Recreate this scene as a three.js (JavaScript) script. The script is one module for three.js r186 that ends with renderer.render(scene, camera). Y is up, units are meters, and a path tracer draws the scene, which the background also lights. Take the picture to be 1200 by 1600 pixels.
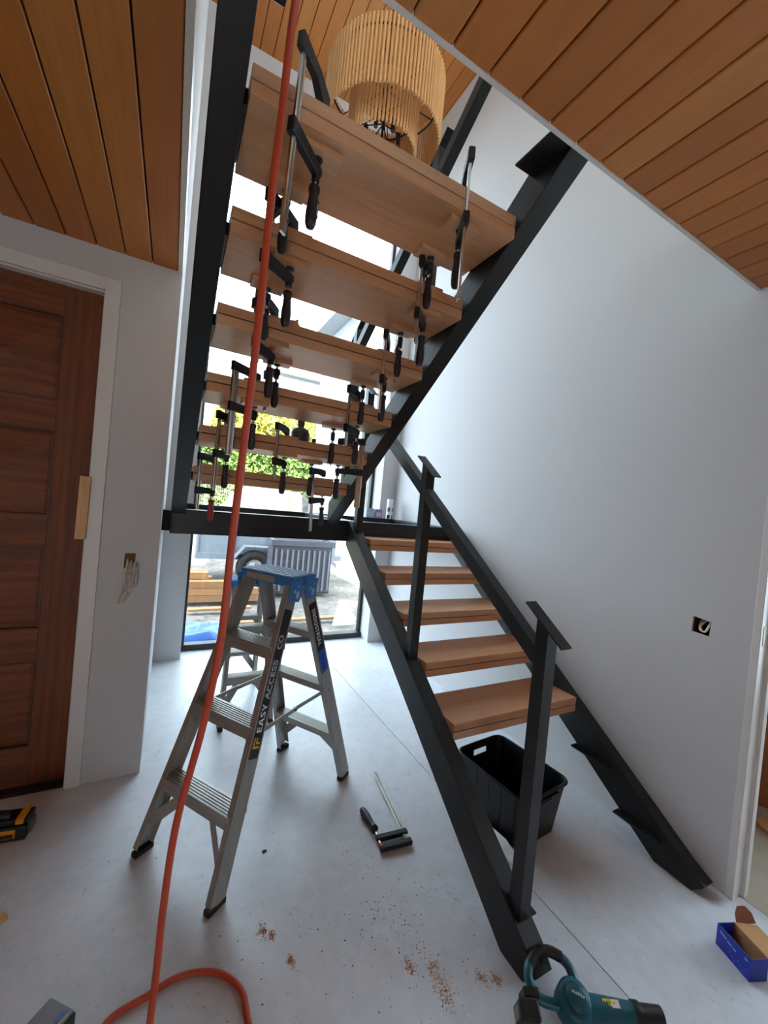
import * as THREE from 'three';
import { RoundedBoxGeometry } from 'three/addons/geometries/RoundedBoxGeometry.js';
import { mergeGeometries } from 'three/addons/utils/BufferGeometryUtils.js';

// ───────────────────────── camera, sky, exposure ─────────────────────────
const scene = new THREE.Scene();
const F = 622.47, CX = 600, CY = 800, EYE = 1.5;
const YAW = 0.49164, PITCH = 0.01418, ROLL = -0.09417;
const camera = new THREE.PerspectiveCamera(2 * Math.atan(800 / F) * 180 / Math.PI, 0.75, 0.02, 200);
camera.position.set(0, EYE, 0);
const basis = (() => {
  const [cy, sy, cp, sp, cr, sr] = [YAW, PITCH, ROLL].flatMap((a) => [Math.cos(a), Math.sin(a)]);
  const Y = [[cy, 0, sy], [0, 1, 0], [-sy, 0, cy]], P = [[1, 0, 0], [0, cp, -sp], [0, sp, cp]], Q = [[cr, -sr, 0], [sr, cr, 0], [0, 0, 1]];
  const mul = (A, B) => A.map((r) => B[0].map((_, j) => r.reduce((s, v, k) => s + v * B[k][j], 0)));
  return mul(mul(Q, P), Y);                                       // rows: right, up, back
})();
camera.quaternion.setFromRotationMatrix(new THREE.Matrix4().makeBasis(...basis.map((r) => new THREE.Vector3(...r))));
scene.add(camera);
const renderer = new THREE.WebGLRenderer({ antialias: true });
renderer.toneMapping = THREE.LinearToneMapping;
renderer.toneMappingExposure = 1.68;
renderer.shadowMap.enabled = true;
scene.background = new THREE.Color().setRGB(0.82, 0.93, 1.14);    // bright, evenly clouded sky
scene.backgroundIntensity = 6.4;

// the sun stands high behind the house: it reaches the rooms only through the glazing behind the viewpoint
const sun = new THREE.DirectionalLight(new THREE.Color().setRGB(1, .9, .76), 30);
sun.position.set(-3, 15, 18); sun.target.position.set(0, 0, 0); sun.castShadow = true; sun.shadow.radius = 2;
sun.shadow.mapSize.set(4096, 4096); Object.assign(sun.shadow.camera, { left: -30, right: 30, top: 30, bottom: -30, near: 1, far: 80 });
scene.add(sun, sun.target);

// a photo pixel gives a direction; the plane that the thing touches gives its distance
function at(px, py, axis, value) {
  const c = [px - CX, CY - py, -F], d = [0, 1, 2].map((j) => basis[0][j] * c[0] + basis[1][j] * c[1] + basis[2][j] * c[2]);
  const k = 'xyz'.indexOf(axis), o = [0, EYE, 0], t = (value - o[k]) / d[k];
  return new THREE.Vector3(o[0] + t * d[0], o[1] + t * d[1], o[2] + t * d[2]);
}

// ───────────────────────── helpers ─────────────────────────
let seedState = 7;
const rnd = () => { seedState = (seedState + 0x6d2b79f5) | 0; let t = Math.imul(seedState ^ (seedState >>> 15), 1 | seedState); t = (t + Math.imul(t ^ (t >>> 7), 61 | t)) ^ t; return ((t ^ (t >>> 14)) >>> 0) / 4294967296; };
const rr = (a, b) => a + (b - a) * rnd();
const taken = {};
function numbered(name) { const n = taken[name] = (taken[name] ?? -1) + 1; return n ? name + '_' + String(n).padStart(3, '0') : name; }
function mesh(name, geo, mat, parent) {
  const m = new THREE.Mesh(Array.isArray(geo) ? join(geo) : geo, mat);
  m.castShadow = m.receiveShadow = true;
  m.name = parent ? name : numbered(name);
  (parent ?? scene).add(m);
  return m;
}
function join(list) {
  return mergeGeometries(list.map((g) => {
    g = g.index ? g.toNonIndexed() : g.clone();
    for (const k of Object.keys(g.attributes)) if (!['position', 'normal', 'uv'].includes(k)) g.deleteAttribute(k);
    return g;
  }));
}
function thing(name, label, category, [x, y, z] = [0, 0, 0], turn = 0, group) {
  const o = new THREE.Group(); o.name = numbered(name); scene.add(o);
  o.position.set(x, y, z); o.rotation.y = turn; o.userData = { label, category };
  if (group) o.userData.group = group;
  return o;
}
function tag(o, label, category, group, kind) { Object.assign(o.userData, { label, category }); if (group) o.userData.group = group; if (kind) o.userData.kind = kind; return o; }
function struct(name, label) { const o = new THREE.Group(); o.name = numbered(name); scene.add(o); o.userData = { kind: 'structure', label, category: name.split('_')[0] }; return o; }
// box-projected uv in metres; grain: axis that u runs along
function uvm(geo, grain = 'x', ou = 0, ov = 0) {
  const g = geo.index ? geo.toNonIndexed() : geo, p = g.attributes.position, n = g.attributes.normal, uv = new Float32Array(p.count * 2);
  const gi = 'xyz'.indexOf(grain);
  for (let i = 0; i < p.count; i++) {
    const P = [p.getX(i), p.getY(i), p.getZ(i)], N = [Math.abs(n.getX(i)), Math.abs(n.getY(i)), Math.abs(n.getZ(i))];
    const k = N.indexOf(Math.max(...N)), rest = [0, 1, 2].filter((j) => j !== k);
    const u = rest.includes(gi) ? gi : rest[0], v = rest.find((j) => j !== u);
    uv[2 * i] = P[u] + ou; uv[2 * i + 1] = P[v] + ov;
  }
  g.setAttribute('uv', new THREE.BufferAttribute(uv, 2));
  return g;
}
function box(w, h, d, x = 0, y = 0, z = 0, r = 0) {
  const g = r ? new RoundedBoxGeometry(w, h, d, 2, Math.min(r, w / 2.01, h / 2.01, d / 2.01)) : new THREE.BoxGeometry(w, h, d);
  return g.translate(x, y, z);
}
// box from corner to corner
function bxx(x0, x1, y0, y1, z0, z1, r = 0) { return box(x1 - x0, y1 - y0, z1 - z0, (x0 + x1) / 2, (y0 + y1) / 2, (z0 + z1) / 2, r); }
function cyl(r0, r1, h, seg = 16) { return new THREE.CylinderGeometry(r1, r0, h, seg); }
const V = (x, y, z) => new THREE.Vector3(x, y, z);
// bar of rectangular section from a to b; up sets the direction of its height
function bar(a, b, w, h, up = V(0, 1, 0), r = 0) {
  const d = b.clone().sub(a), L = d.length(), zd = d.clone().normalize();
  const xd = up.clone().cross(zd).normalize(), yd = zd.clone().cross(xd);
  const g = r ? new RoundedBoxGeometry(w, h, L, 1, r) : new THREE.BoxGeometry(w, h, L);
  return g.applyMatrix4(new THREE.Matrix4().makeBasis(xd, yd, zd).setPosition(a.clone().add(b).multiplyScalar(.5)));
}
function rod(a, b, r0, r1 = r0, seg = 10) {
  const d = b.clone().sub(a), g = new THREE.CylinderGeometry(r1, r0, d.length(), seg);
  return g.applyQuaternion(new THREE.Quaternion().setFromUnitVectors(V(0, 1, 0), d.clone().normalize())).translate(...a.clone().add(b).multiplyScalar(.5).toArray());
}
function tube(pts, r, seg = 64, rad = 10, closed = false) { return new THREE.TubeGeometry(new THREE.CatmullRomCurve3(pts, closed, 'centripetal'), seg, r, rad, closed); }
function lathe(pts, seg = 24) { return new THREE.LatheGeometry(pts.map(([r, y]) => new THREE.Vector2(r, y)), seg); }
// prism from a closed outline in (a,b), extruded along the third axis
function prism(pts, depth, bevel = 0, holes = []) {
  const s = new THREE.Shape(pts.map(([a, b]) => new THREE.Vector2(a, b)));
  for (const h of holes) s.holes.push(new THREE.Path(h.map(([a, b]) => new THREE.Vector2(a, b))));
  return new THREE.ExtrudeGeometry(s, { depth, bevelEnabled: bevel > 0, bevelSize: bevel, bevelThickness: bevel, bevelSegments: 1, curveSegments: 8 });
}
const rect = (a0, a1, b0, b1) => [[a0, b0], [a1, b0], [a1, b1], [a0, b1]];
// outline in (z,y), extruded along +x from x0
const zyPrism = (pts, x0, x1, holes = []) => prism(pts.map(([z, y]) => [-z, y]), x1 - x0, 0, holes.map((h) => h.map(([z, y]) => [-z, y]))).rotateY(Math.PI / 2).translate(x0, 0, 0);

// ───────────────────────── procedural textures ─────────────────────────
function lattice(seed) { const t = new Float32Array(65536); let s = seed * 7919 + 13; for (let i = 0; i < t.length; i++) { s = Math.imul(s ^ (s >>> 15), 0x2c1b3c6d) + 0x9e3779b9 | 0; t[i] = ((s ^ (s >>> 13)) >>> 0) / 4294967296; } return t; }
function noiser(seed) {
  const t = lattice(seed);
  const n = (x, y, px, py) => {                                   // tileable value noise
    const x0 = Math.floor(x), y0 = Math.floor(y), fx = x - x0, fy = y - y0, sx = fx * fx * (3 - 2 * fx), sy = fy * fy * (3 - 2 * fy);
    const g = (i, j) => t[((((i % px) + px) % px) * 131 + (((j % py) + py) % py) * 977) & 65535];
    return (g(x0, y0) * (1 - sx) + g(x0 + 1, y0) * sx) * (1 - sy) + (g(x0, y0 + 1) * (1 - sx) + g(x0 + 1, y0 + 1) * sx) * sy;
  };
  return (u, v, fx, fy, oct = 4) => { let a = 0, w = .5, s = 0; for (let k = 0; k < oct; k++) { a += w * n(u * fx, v * fy, fx, fy); s += w; w *= .5; fx *= 2; fy *= 2; } return a / s; };
}
function texture(size, fn, { srgb = true, tile = [1, 1] } = {}) {
  const [w, h] = Array.isArray(size) ? size : [size, size], d = new Uint8Array(w * h * 4);
  for (let j = 0; j < h; j++) for (let i = 0; i < w; i++) {
    const c = fn(i / w, j / h), o = 4 * (j * w + i);
    const [r, g, b] = Array.isArray(c) ? c : [c, c, c];
    d[o] = Math.max(0, Math.min(255, r * 255)); d[o + 1] = Math.max(0, Math.min(255, g * 255)); d[o + 2] = Math.max(0, Math.min(255, b * 255)); d[o + 3] = 255;
  }
  const t = new THREE.DataTexture(d, w, h); t.wrapS = t.wrapT = THREE.RepeatWrapping; t.magFilter = THREE.LinearFilter; t.minFilter = THREE.LinearMipmapLinearFilter; t.generateMipmaps = true;
  t.repeat.set(1 / tile[0], 1 / tile[1]);
  if (srgb) t.colorSpace = THREE.SRGBColorSpace;
  t.needsUpdate = true;
  return t;
}
const mix = (a, b, t) => a + (b - a) * t, mix3 = (A, B, t) => A.map((a, i) => mix(a, B[i], t));
const hex = (h) => [(h >> 16 & 255) / 255, (h >> 8 & 255) / 255, (h & 255) / 255];
function woodTexture(seed, light, dark, { streak = 90, cathedral = .35, pores = .25, tile = [1.3, .42], calm = 1 } = {}) {
  const n = noiser(seed), A = hex(light), B = hex(dark);
  return texture([768, 256], (u, v) => {
    const warp = n(u, v, 3, 4, 3), band = n((u + .08 * warp) % 1, (v + .12 * warp) % 1, 2, 22, 3);
    const ring = .5 + .5 * Math.sin(2 * Math.PI * (v * 6 + warp * 2.2 + Math.round(u) * 0));
    const fine = n(u, v, 8, streak, 3);
    const p = n(u, v, 40, 220, 1) > .78 ? pores : 0;
    return mix3(A, B, Math.min(1, Math.max(0, .3 + calm * (.5 * (band - .5) + cathedral * (ring - .5) * .6 + .55 * (fine - .5) + p))));
  }, { tile });
}
const std = (o) => new THREE.MeshStandardMaterial(o);
const oakTex = woodTexture(3, 0xd3a37c, 0xab7a56, { cathedral: .35, streak: 50, calm: .6 }), oakBump = null;
const cedarTex = woodTexture(9, 0xc98440, 0x9c5f28, { cathedral: .15, pores: .1, streak: 50, calm: .55 });
const doorTex = woodTexture(15, 0x82441a, 0x4e250e, { cathedral: .5, tile: [1.6, .5] });
const pineTex = woodTexture(21, 0xe0b98c, 0xc2925f, { cathedral: .5, pores: .05 });
const nC = noiser(31);
const concreteTex = texture(1024, (u, v) => {
  const a = nC(u, v, 4, 4, 5), b = nC(u, v, 60, 60, 3), s = nC(u, v, 190, 190, 1), m = nC((u + .37) % 1, v, 9, 9, 4);
  let k = .83 + .11 * (a - .5) + .06 * (b - .5) + .05 * (m - .5);
  if (s > .90) k -= .10 * (s - .9) * 10; if (s < .05) k += .06;
  return [k * .975, k * .99, k * 1.01];
}, { tile: [2.3, 2.3] });
const concreteRough = texture(512, (u, v) => .42 + .3 * nC(u, v, 7, 7, 5), { srgb: false, tile: [2.3, 2.3] });
const nP = noiser(41);
const plasterBump = texture(256, (u, v) => nP(u, v, 40, 40, 3), { srgb: false, tile: [.5, .5] });
const brushedTex = texture([256, 256], (u, v) => { const k = .78 + .2 * (nP(u, v, 2, 128, 2) - .5) + .1 * (nP(u, v, 6, 6, 4) - .5); return [k, k, k * .985]; }, { tile: [.5, .12] });
const nD = noiser(51);
const dirtTex = texture(512, (u, v) => { const a = nD(u, v, 5, 5, 5), b = nD(u, v, 70, 70, 2), k = .33 + .26 * (a - .5) + .22 * (b - .5); return [k * 1.08, k * .98, k * .88]; }, { tile: [3, 3] });

const M = {
  wall: std({ color: new THREE.Color().setRGB(.565, .565, .565), roughness: .85, bumpMap: plasterBump, bumpScale: .0003 }),
  trim: std({ color: new THREE.Color().setRGB(.68, .665, .64), roughness: .45 }),
  steel: std({ color: 0x111214, roughness: .42, metalness: .0 }),
  frame: std({ color: 0x1b1c1f, roughness: .45 }),
  concrete: std({ map: concreteTex, roughnessMap: concreteRough, roughness: .62 }),
  dark: std({ color: 0x2a1a10, roughness: .95 }),
  black: std({ color: 0x141416, roughness: .5 }),
  blackPlastic: std({ color: 0x101113, roughness: .38 }),
  rubber: std({ color: 0x1d1c1b, roughness: .85 }),
  alu: std({ map: brushedTex, color: 0xd2d0ca, roughness: .42, metalness: .5 }),
  chrome: std({ color: 0xd8d4cc, roughness: .22, metalness: 1 }),
  blueCap: std({ color: 0x3478be, roughness: .36 }),
  chip: std({ color: 0xb7c4c8, roughness: .6 }),
  jaw: std({ color: 0x1a1a1d, roughness: .5, metalness: .2 }),
  grip: std({ color: 0x231a1f, roughness: .45 }),
  redGrip: std({ color: 0x9c1b26, roughness: .4 }),
  redPad: std({ color: 0xa32820, roughness: .5 }),
  hose: std({ color: 0xb8462c, roughness: .5 }),
  cable: std({ color: 0xcfc8bb, roughness: .6 }),
  glass: new THREE.MeshPhysicalMaterial({ color: 0xf4faf8, transmission: 1, thickness: 0, roughness: 0, ior: 1.5 }),
};
const tones = (map, list, o = {}) => list.map((c) => std({ map, color: c, roughness: .55, ...o }));
const oak = tones(oakTex, [0xffffff, 0xf4ece6, 0xf9f0e4], { roughness: .36 });
const cedar = tones(cedarTex, [0xffffff, 0xf2e8e0, 0xfff3e2, 0xe9dccf, 0xf8ece6], { roughness: .5 });
const pine = tones(pineTex, [0xffffff, 0xf3e9df], { roughness: .7 });
const doorWood = std({ map: doorTex, roughness: .62 });

// ───────────────────────── dimensions ─────────────────────────
const CEIL = 2.592, UP = 5.55, RX = 2.18, LX = -.036, ZD = -2.349, ZR = -3.83, ZW = -4.08, ZE = -.824, FLOOR2 = 3.077, BACK = 3.4, HALL = -1.8;
const SL = .712, RISE = .181, GO = .254;

// ───────────────────────── the shell ─────────────────────────
{
  const f = struct('floor', 'pale grey sealed concrete floor with saw-cut joints');
  mesh('slab', uvm(bxx(-1.9, 4.3, -.2, -.012, -4.2, 3.5)), std({ color: 0x3c3a38, roughness: .95 }), f);
  const J = 1.416, g = .0025;
  for (const [x0, x1, z0, z1] of [[-1.9, J - g, -4.05, -.2 - g], [J + g, RX + .06, -4.05, -.2 - g], [-1.9, J - g, -.2 + g, 3.5], [J + g, RX + .06, -.2 + g, 3.5]])
    mesh('slab', uvm(bxx(x0, x1, -.02, 0, z0, z1), 'x', x0, z0), M.concrete, f);
  mesh('slab', uvm(bxx(RX + .063, 4.3, -.02, 0, -1.6, 1.6)), std({ map: concreteTex, color: 0xe6d8c0, roughness: .7 }), f);
}
function planks(parent, xs, zOf, y, mats) {
  for (let i = 0; i + 1 < xs.length; i++) {
    const [z0, z1] = zOf(xs[i], xs[i + 1]), w = xs[i + 1] - xs[i] - .0055;
    const s = new THREE.Shape([[-w / 2, .012], [-w / 2, .0025], [-w / 2 + .0025, 0], [w / 2 - .0025, 0], [w / 2, .0025], [w / 2, .012]].map((p) => new THREE.Vector2(...p)));
    const gm = new THREE.ExtrudeGeometry(s, { depth: z1 - z0, bevelEnabled: false }).translate((xs[i] + xs[i + 1]) / 2, y, z0);
    mesh('plank', uvm(gm, 'z', rr(0, 5), rr(0, 3)), mats[Math.floor(rnd() * mats.length)], parent);
  }
}
const PW = .1132;
{
  const c = struct('ceiling', 'stained timber board ceiling of the entrance hall');
  const left = []; for (let k = 15; k >= 0; k--) left.push(-.0555 - k * PW);
  left[0] = HALL;
  planks(c, left, () => [ZD, BACK], CEIL, cedar);
  const right = [-.05]; for (let x = .619 - 5 * PW; x < RX - .03; x += .1119) right.push(x);
  right.push(RX);
  planks(c, right, () => [ZE + .012, BACK], CEIL, cedar);
  mesh('backing', [bxx(HALL - .1, -.057, CEIL + .012, CEIL + .05, ZD, BACK), bxx(-.05, RX, CEIL + .012, CEIL + .05, ZE + .012, BACK)], M.dark, c);
  const u = struct('ceiling', 'stained timber board ceiling high above the stairwell');
  const up = []; for (let x = -.19; x < RX; x += .118) up.push(x);
  up.push(RX + .02);
  planks(u, up, () => [ZW, BACK], UP, cedar);
  mesh('backing', bxx(-.3, RX + .1, UP + .012, UP + .2, ZW - .2, BACK + .2), M.dark, u);
  // upper floor with painted edges round the stair opening
  const e = struct('trim_1', 'painted white edge of the floor opening');
  mesh('edge_board', [bxx(-.05, RX, CEIL - .004, FLOOR2, ZE, ZE + .012), bxx(LX - .02, LX, CEIL - .004, CEIL + .15, ZD, ZE)], M.trim, e);
  const uf = struct('floor', 'upper storey floor structure');
  mesh('slab', bxx(-.05, RX, CEIL + .05, FLOOR2, ZE + .012, BACK), M.trim, uf);
}
{
  // door wall, left; the sides of the hall behind the viewpoint are lined with the ceiling timber
  const warmPanel = cedar[0];
  const w = struct('wall_left', 'painted plasterboard wall with an internal door');
  const hole = rect(-.182, -.116, 1.07, 1.146);
  mesh('plasterboard', uvm(prism([[HALL, 0], [-1.22, 0], [-1.22, 2.394], [-.348, 2.394], [-.348, 0], [LX, 0], [LX, CEIL + .05], [HALL, CEIL + .05]], .013, 0, [hole]).translate(0, 0, ZD - .013)), M.wall, w);
  mesh('frame_timber', uvm(prism([[HALL, 0], [-1.22, 0], [-1.22, 2.394], [-.348, 2.394], [-.348, 0], [LX - .1, 0], [LX - .1, CEIL + .05], [HALL, CEIL + .05]], .1, 0, [hole]).translate(0, 0, ZD - .113)), std({ color: 0x6b5038, roughness: .9 }), w);
  mesh('cavity_back', bxx(-.22, -.08, 1.0, 1.2, ZD - .13, ZD - .115), M.dark, w);
  // stairwell left wall, full height, and upper storey
  const w2 = struct('wall_left', 'white stairwell wall beside the upper flight');
  mesh('plasterboard', uvm(zyPrism([[ZD - .0135, 0], [ZW - .06, 0], [ZW - .06, UP + .1], [BACK, UP + .1], [BACK, CEIL + .151], [ZD - .0135, CEIL + .151]], LX - .1, LX), 'z'), M.wall, w2);
  const w3 = struct('wall_left', 'hall side wall out of view');
  mesh('lining', uvm(bxx(HALL - .1, HALL, 0, CEIL + .05, ZD - .2, BACK), 'z'), warmPanel, w3);
  // right wall with socket hole and doorway
  const r = struct('wall_right', 'tall white stairwell wall');
  const sock = [[-.934, 1.128], [-.936, 1.056], [-.866, 1.05], [-.862, 1.118]];
  mesh('plasterboard', uvm(zyPrism([[ZW - .06, 0], [-.716, 0], [-.716, 2.2], [.12, 2.2], [.12, 0], [BACK, 0], [BACK, UP + .1], [ZW - .06, UP + .1]], RX, RX + .013, [sock]), 'z'), M.wall, r);
  mesh('frame_timber', zyPrism([[ZW - .06, 0], [-.716, 0], [-.716, 2.2], [.12, 2.2], [.12, 0], [BACK, 0], [BACK, UP + .1], [ZW - .06, UP + .1]], RX + .013, RX + .11, [rect(-.96, -.84, 1.03, 1.15)]), std({ color: 0x8a6540, roughness: .9 }), r);
  mesh('cavity_back', bxx(RX + .11, RX + .12, .9, 1.3, -1.05, -.75), M.dark, r);
  // window wall
  const b = struct('wall_back', 'white returns and head round the tall stair window');
  mesh('plasterboard', uvm(bxx(LX, .175, 0, UP, ZW - .06, ZR)), M.wall, b);
  mesh('plasterboard', uvm(bxx(2.005, RX, 0, UP, ZW - .06, ZR - .02)), M.wall, b);
  mesh('plasterboard', uvm(bxx(.175, 2.005, 5.06, UP, ZW - .06, ZW + .1)), M.wall, b);
  // back of the hall: one glazed door
  const k = struct('wall_front', 'hall wall behind the viewpoint with a glazed door');
  mesh('plasterboard', prism([[HALL - .1, 0], [-1.5, 0], [-1.5, 2.1], [-.85, 2.1], [-.85, 0], [RX + .1, 0], [RX + .1, UP + .1], [HALL - .1, UP + .1]], .12, 0, [rect(.05, 2.1, 3.3, 5.45)]).translate(0, 0, BACK), warmPanel, k);
  const d = struct('window_2', 'glazed door behind the viewpoint');
  for (const x of [-1.475, -.875]) mesh('frame', bxx(x - .025, x + .025, 0, 2.1, BACK + .03, BACK + .08), M.frame, d);
  mesh('pane', bxx(-1.5, -.85, .02, 2.1, BACK + .05, BACK + .056), M.glass, d);
  const d2 = struct('window_3', 'wide upper storey window behind the viewpoint');
  for (const x of [.075, 1.075, 2.075]) mesh('frame', bxx(x - .025, x + .025, 3.3, 5.45, BACK + .03, BACK + .08), M.frame, d2);
  mesh('pane', bxx(.05, 2.1, 3.3, 5.45, BACK + .05, BACK + .056), M.glass, d2);
  // small room beyond the doorway
  const s = struct('wall_right', 'plain walls of the room beyond the doorway');
  mesh('plasterboard', [bxx(RX + .11, 4.3, 0, 2.6, -1.7, -1.6), bxx(RX + .11, 4.3, 0, 2.6, 1.6, 1.7), bxx(4.3, 4.4, 0, .4, -1.7, 1.7), bxx(4.3, 4.4, 2.2, 2.6, -1.7, 1.7), bxx(4.3, 4.4, .4, 2.2, -1.7, -.7), bxx(4.3, 4.4, .4, 2.2, .7, 1.7), bxx(RX + .11, 4.4, 2.5, 2.6, -1.7, 1.7)], std({ color: 0xb9aa98, roughness: .9 }), s);
  const d4 = struct('window_4', 'window of the room beyond the doorway');
  mesh('pane', bxx(4.34, 4.346, .4, 2.2, -.7, .7), M.glass, d4);
}
{ // stair window
  const w = struct('window_1', 'full-height stair window in a black aluminium frame');
  const z0 = ZW - .03, z1 = ZW + .03, X0 = .175, X1 = 2.005;
  mesh('frame', bxx(X0, X0 + .032, .0, 5.06, z0, z1, .004), M.frame, w);
  mesh('frame', bxx(X1 - .032, X1, .0, 5.06, z0, z1, .004), M.frame, w);
  mesh('frame', bxx(X0, X1, 0, .055, z0, z1 + .03, .004), M.frame, w);
  mesh('frame', bxx(X0, X1, 5.02, 5.06, z0, z1, .004), M.frame, w);
  mesh('transom', bxx(X0 + .03, X1 - .03, 1.25, 1.31, z0, z1, .004), M.frame, w);
  mesh('pane', bxx(X0 + .03, X1 - .03, .055, 1.25, ZW - .003, ZW + .003), M.glass, w);
  mesh('pane', bxx(X0 + .03, X1 - .03, 1.31, 5.02, ZW - .003, ZW + .003), M.glass, w);
}
{ // left door
  const d = struct('door_1', 'dark stained timber door with square raised panels');
  const zf = ZD - .045, X0 = -1.205, X1 = -.354, Y1 = 2.386, px0 = -1.05, px1 = -.505;
  const rows = [[.212, .611], [.773, 1.159], [1.31, 1.707], [1.851, 2.241]];
  for (const [a, b] of [[X0, px0], [px1, X1]]) mesh('stile', uvm(bxx(a, b, .02, Y1, zf - .04, zf, .003), 'y', a), doorWood, d);
  let y = .02;
  for (const [a, b] of [...rows, [Y1, 0]]) { mesh('rail', uvm(bxx(px0, px1, y, a, zf - .04, zf - .0005), 'x', 0, y), doorWood, d); y = b; }
  for (const [a, b] of rows) {
    const w = px1 - px0, h = b - a, cx = (px0 + px1) / 2, cy = (a + b) / 2, k = .018, dpt = [-.016, -.012, .004];
    const P = [[-w / 2, -h / 2, dpt[0]], [w / 2, -h / 2, dpt[0]], [w / 2, h / 2, dpt[0]], [-w / 2, h / 2, dpt[0]], [-w / 2 + k, -h / 2 + k, dpt[1]], [w / 2 - k, -h / 2 + k, dpt[1]], [w / 2 - k, h / 2 - k, dpt[1]], [-w / 2 + k, h / 2 - k, dpt[1]], [-(w - h) / 2, 0, dpt[2]], [(w - h) / 2, 0, dpt[2]]];
    const tri = [0, 1, 5, 0, 5, 4, 1, 2, 6, 1, 6, 5, 2, 3, 7, 2, 7, 6, 3, 0, 4, 3, 4, 7, 4, 5, 9, 4, 9, 8, 5, 6, 9, 6, 7, 8, 6, 8, 9, 7, 4, 8];
    const g = new THREE.BufferGeometry(); g.setAttribute('position', new THREE.Float32BufferAttribute(tri.flatMap((i) => P[i]), 3)); g.computeVertexNormals();
    mesh('panel', uvm(g.translate(cx, cy, zf), 'x', a * 3, a), doorWood, d);
    // moulding round the panel
    mesh('moulding', [bar(V(px0, a, zf), V(px1, a, zf), .006, .006), bar(V(px0, b, zf), V(px1, b, zf), .006, .006), bar(V(px0, a, zf), V(px0, b, zf), .006, .006, V(1, 0, 0)), bar(V(px1, a, zf), V(px1, b, zf), .006, .006, V(1, 0, 0))], std({ color: 0x42200e, roughness: .5 }), d);
  }
  mesh('threshold', uvm(bxx(-1.21, -.35, 0, .018, ZD - .1, ZD - .005)), std({ color: 0x2b1409, roughness: .6 }), d);
  const t = struct('trim_2', 'flat painted door casing');
  mesh('casing', bxx(-.348, -.286, 0, 2.458, ZD, ZD + .012, .002), M.trim, t);
  mesh('casing', bxx(-1.28, -.348, 2.396, 2.458, ZD, ZD + .012, .002), M.trim, t);
  mesh('casing', bxx(-1.282, -1.22, 0, 2.396, ZD, ZD + .012, .002), M.trim, t);
  mesh('jamb', [bxx(-.352, -.343, 0, 2.394, ZD - .1, ZD), bxx(-1.22, -.348, 2.386, 2.396, ZD - .1, ZD), bxx(-1.22, -1.21, 0, 2.394, ZD - .1, ZD)], M.trim, t);
  const j = struct('trim_3', 'painted jamb with rebate of the right-hand doorway');
  mesh('jamb', bxx(RX - .001, RX + .125, 0, 2.2, -.717, -.690, .002), M.trim, j);
  mesh('stop', bxx(RX + .07, RX + .105, 0, 2.19, -.69, -.676, .001), M.trim, j);
  mesh('jamb', bxx(RX - .001, RX + .125, 2.18, 2.2, -.69, .12), M.trim, j);
  mesh('jamb', bxx(RX - .001, RX + .125, 0, 2.2, .1, .125), M.trim, j);
  mesh('strike_plate', bxx(RX + .02, RX + .045, 1.07, 1.15, -.6905, -.6885), std({ color: 0x6a5b45, roughness: .4, metalness: .7 }), j);
}

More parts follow.
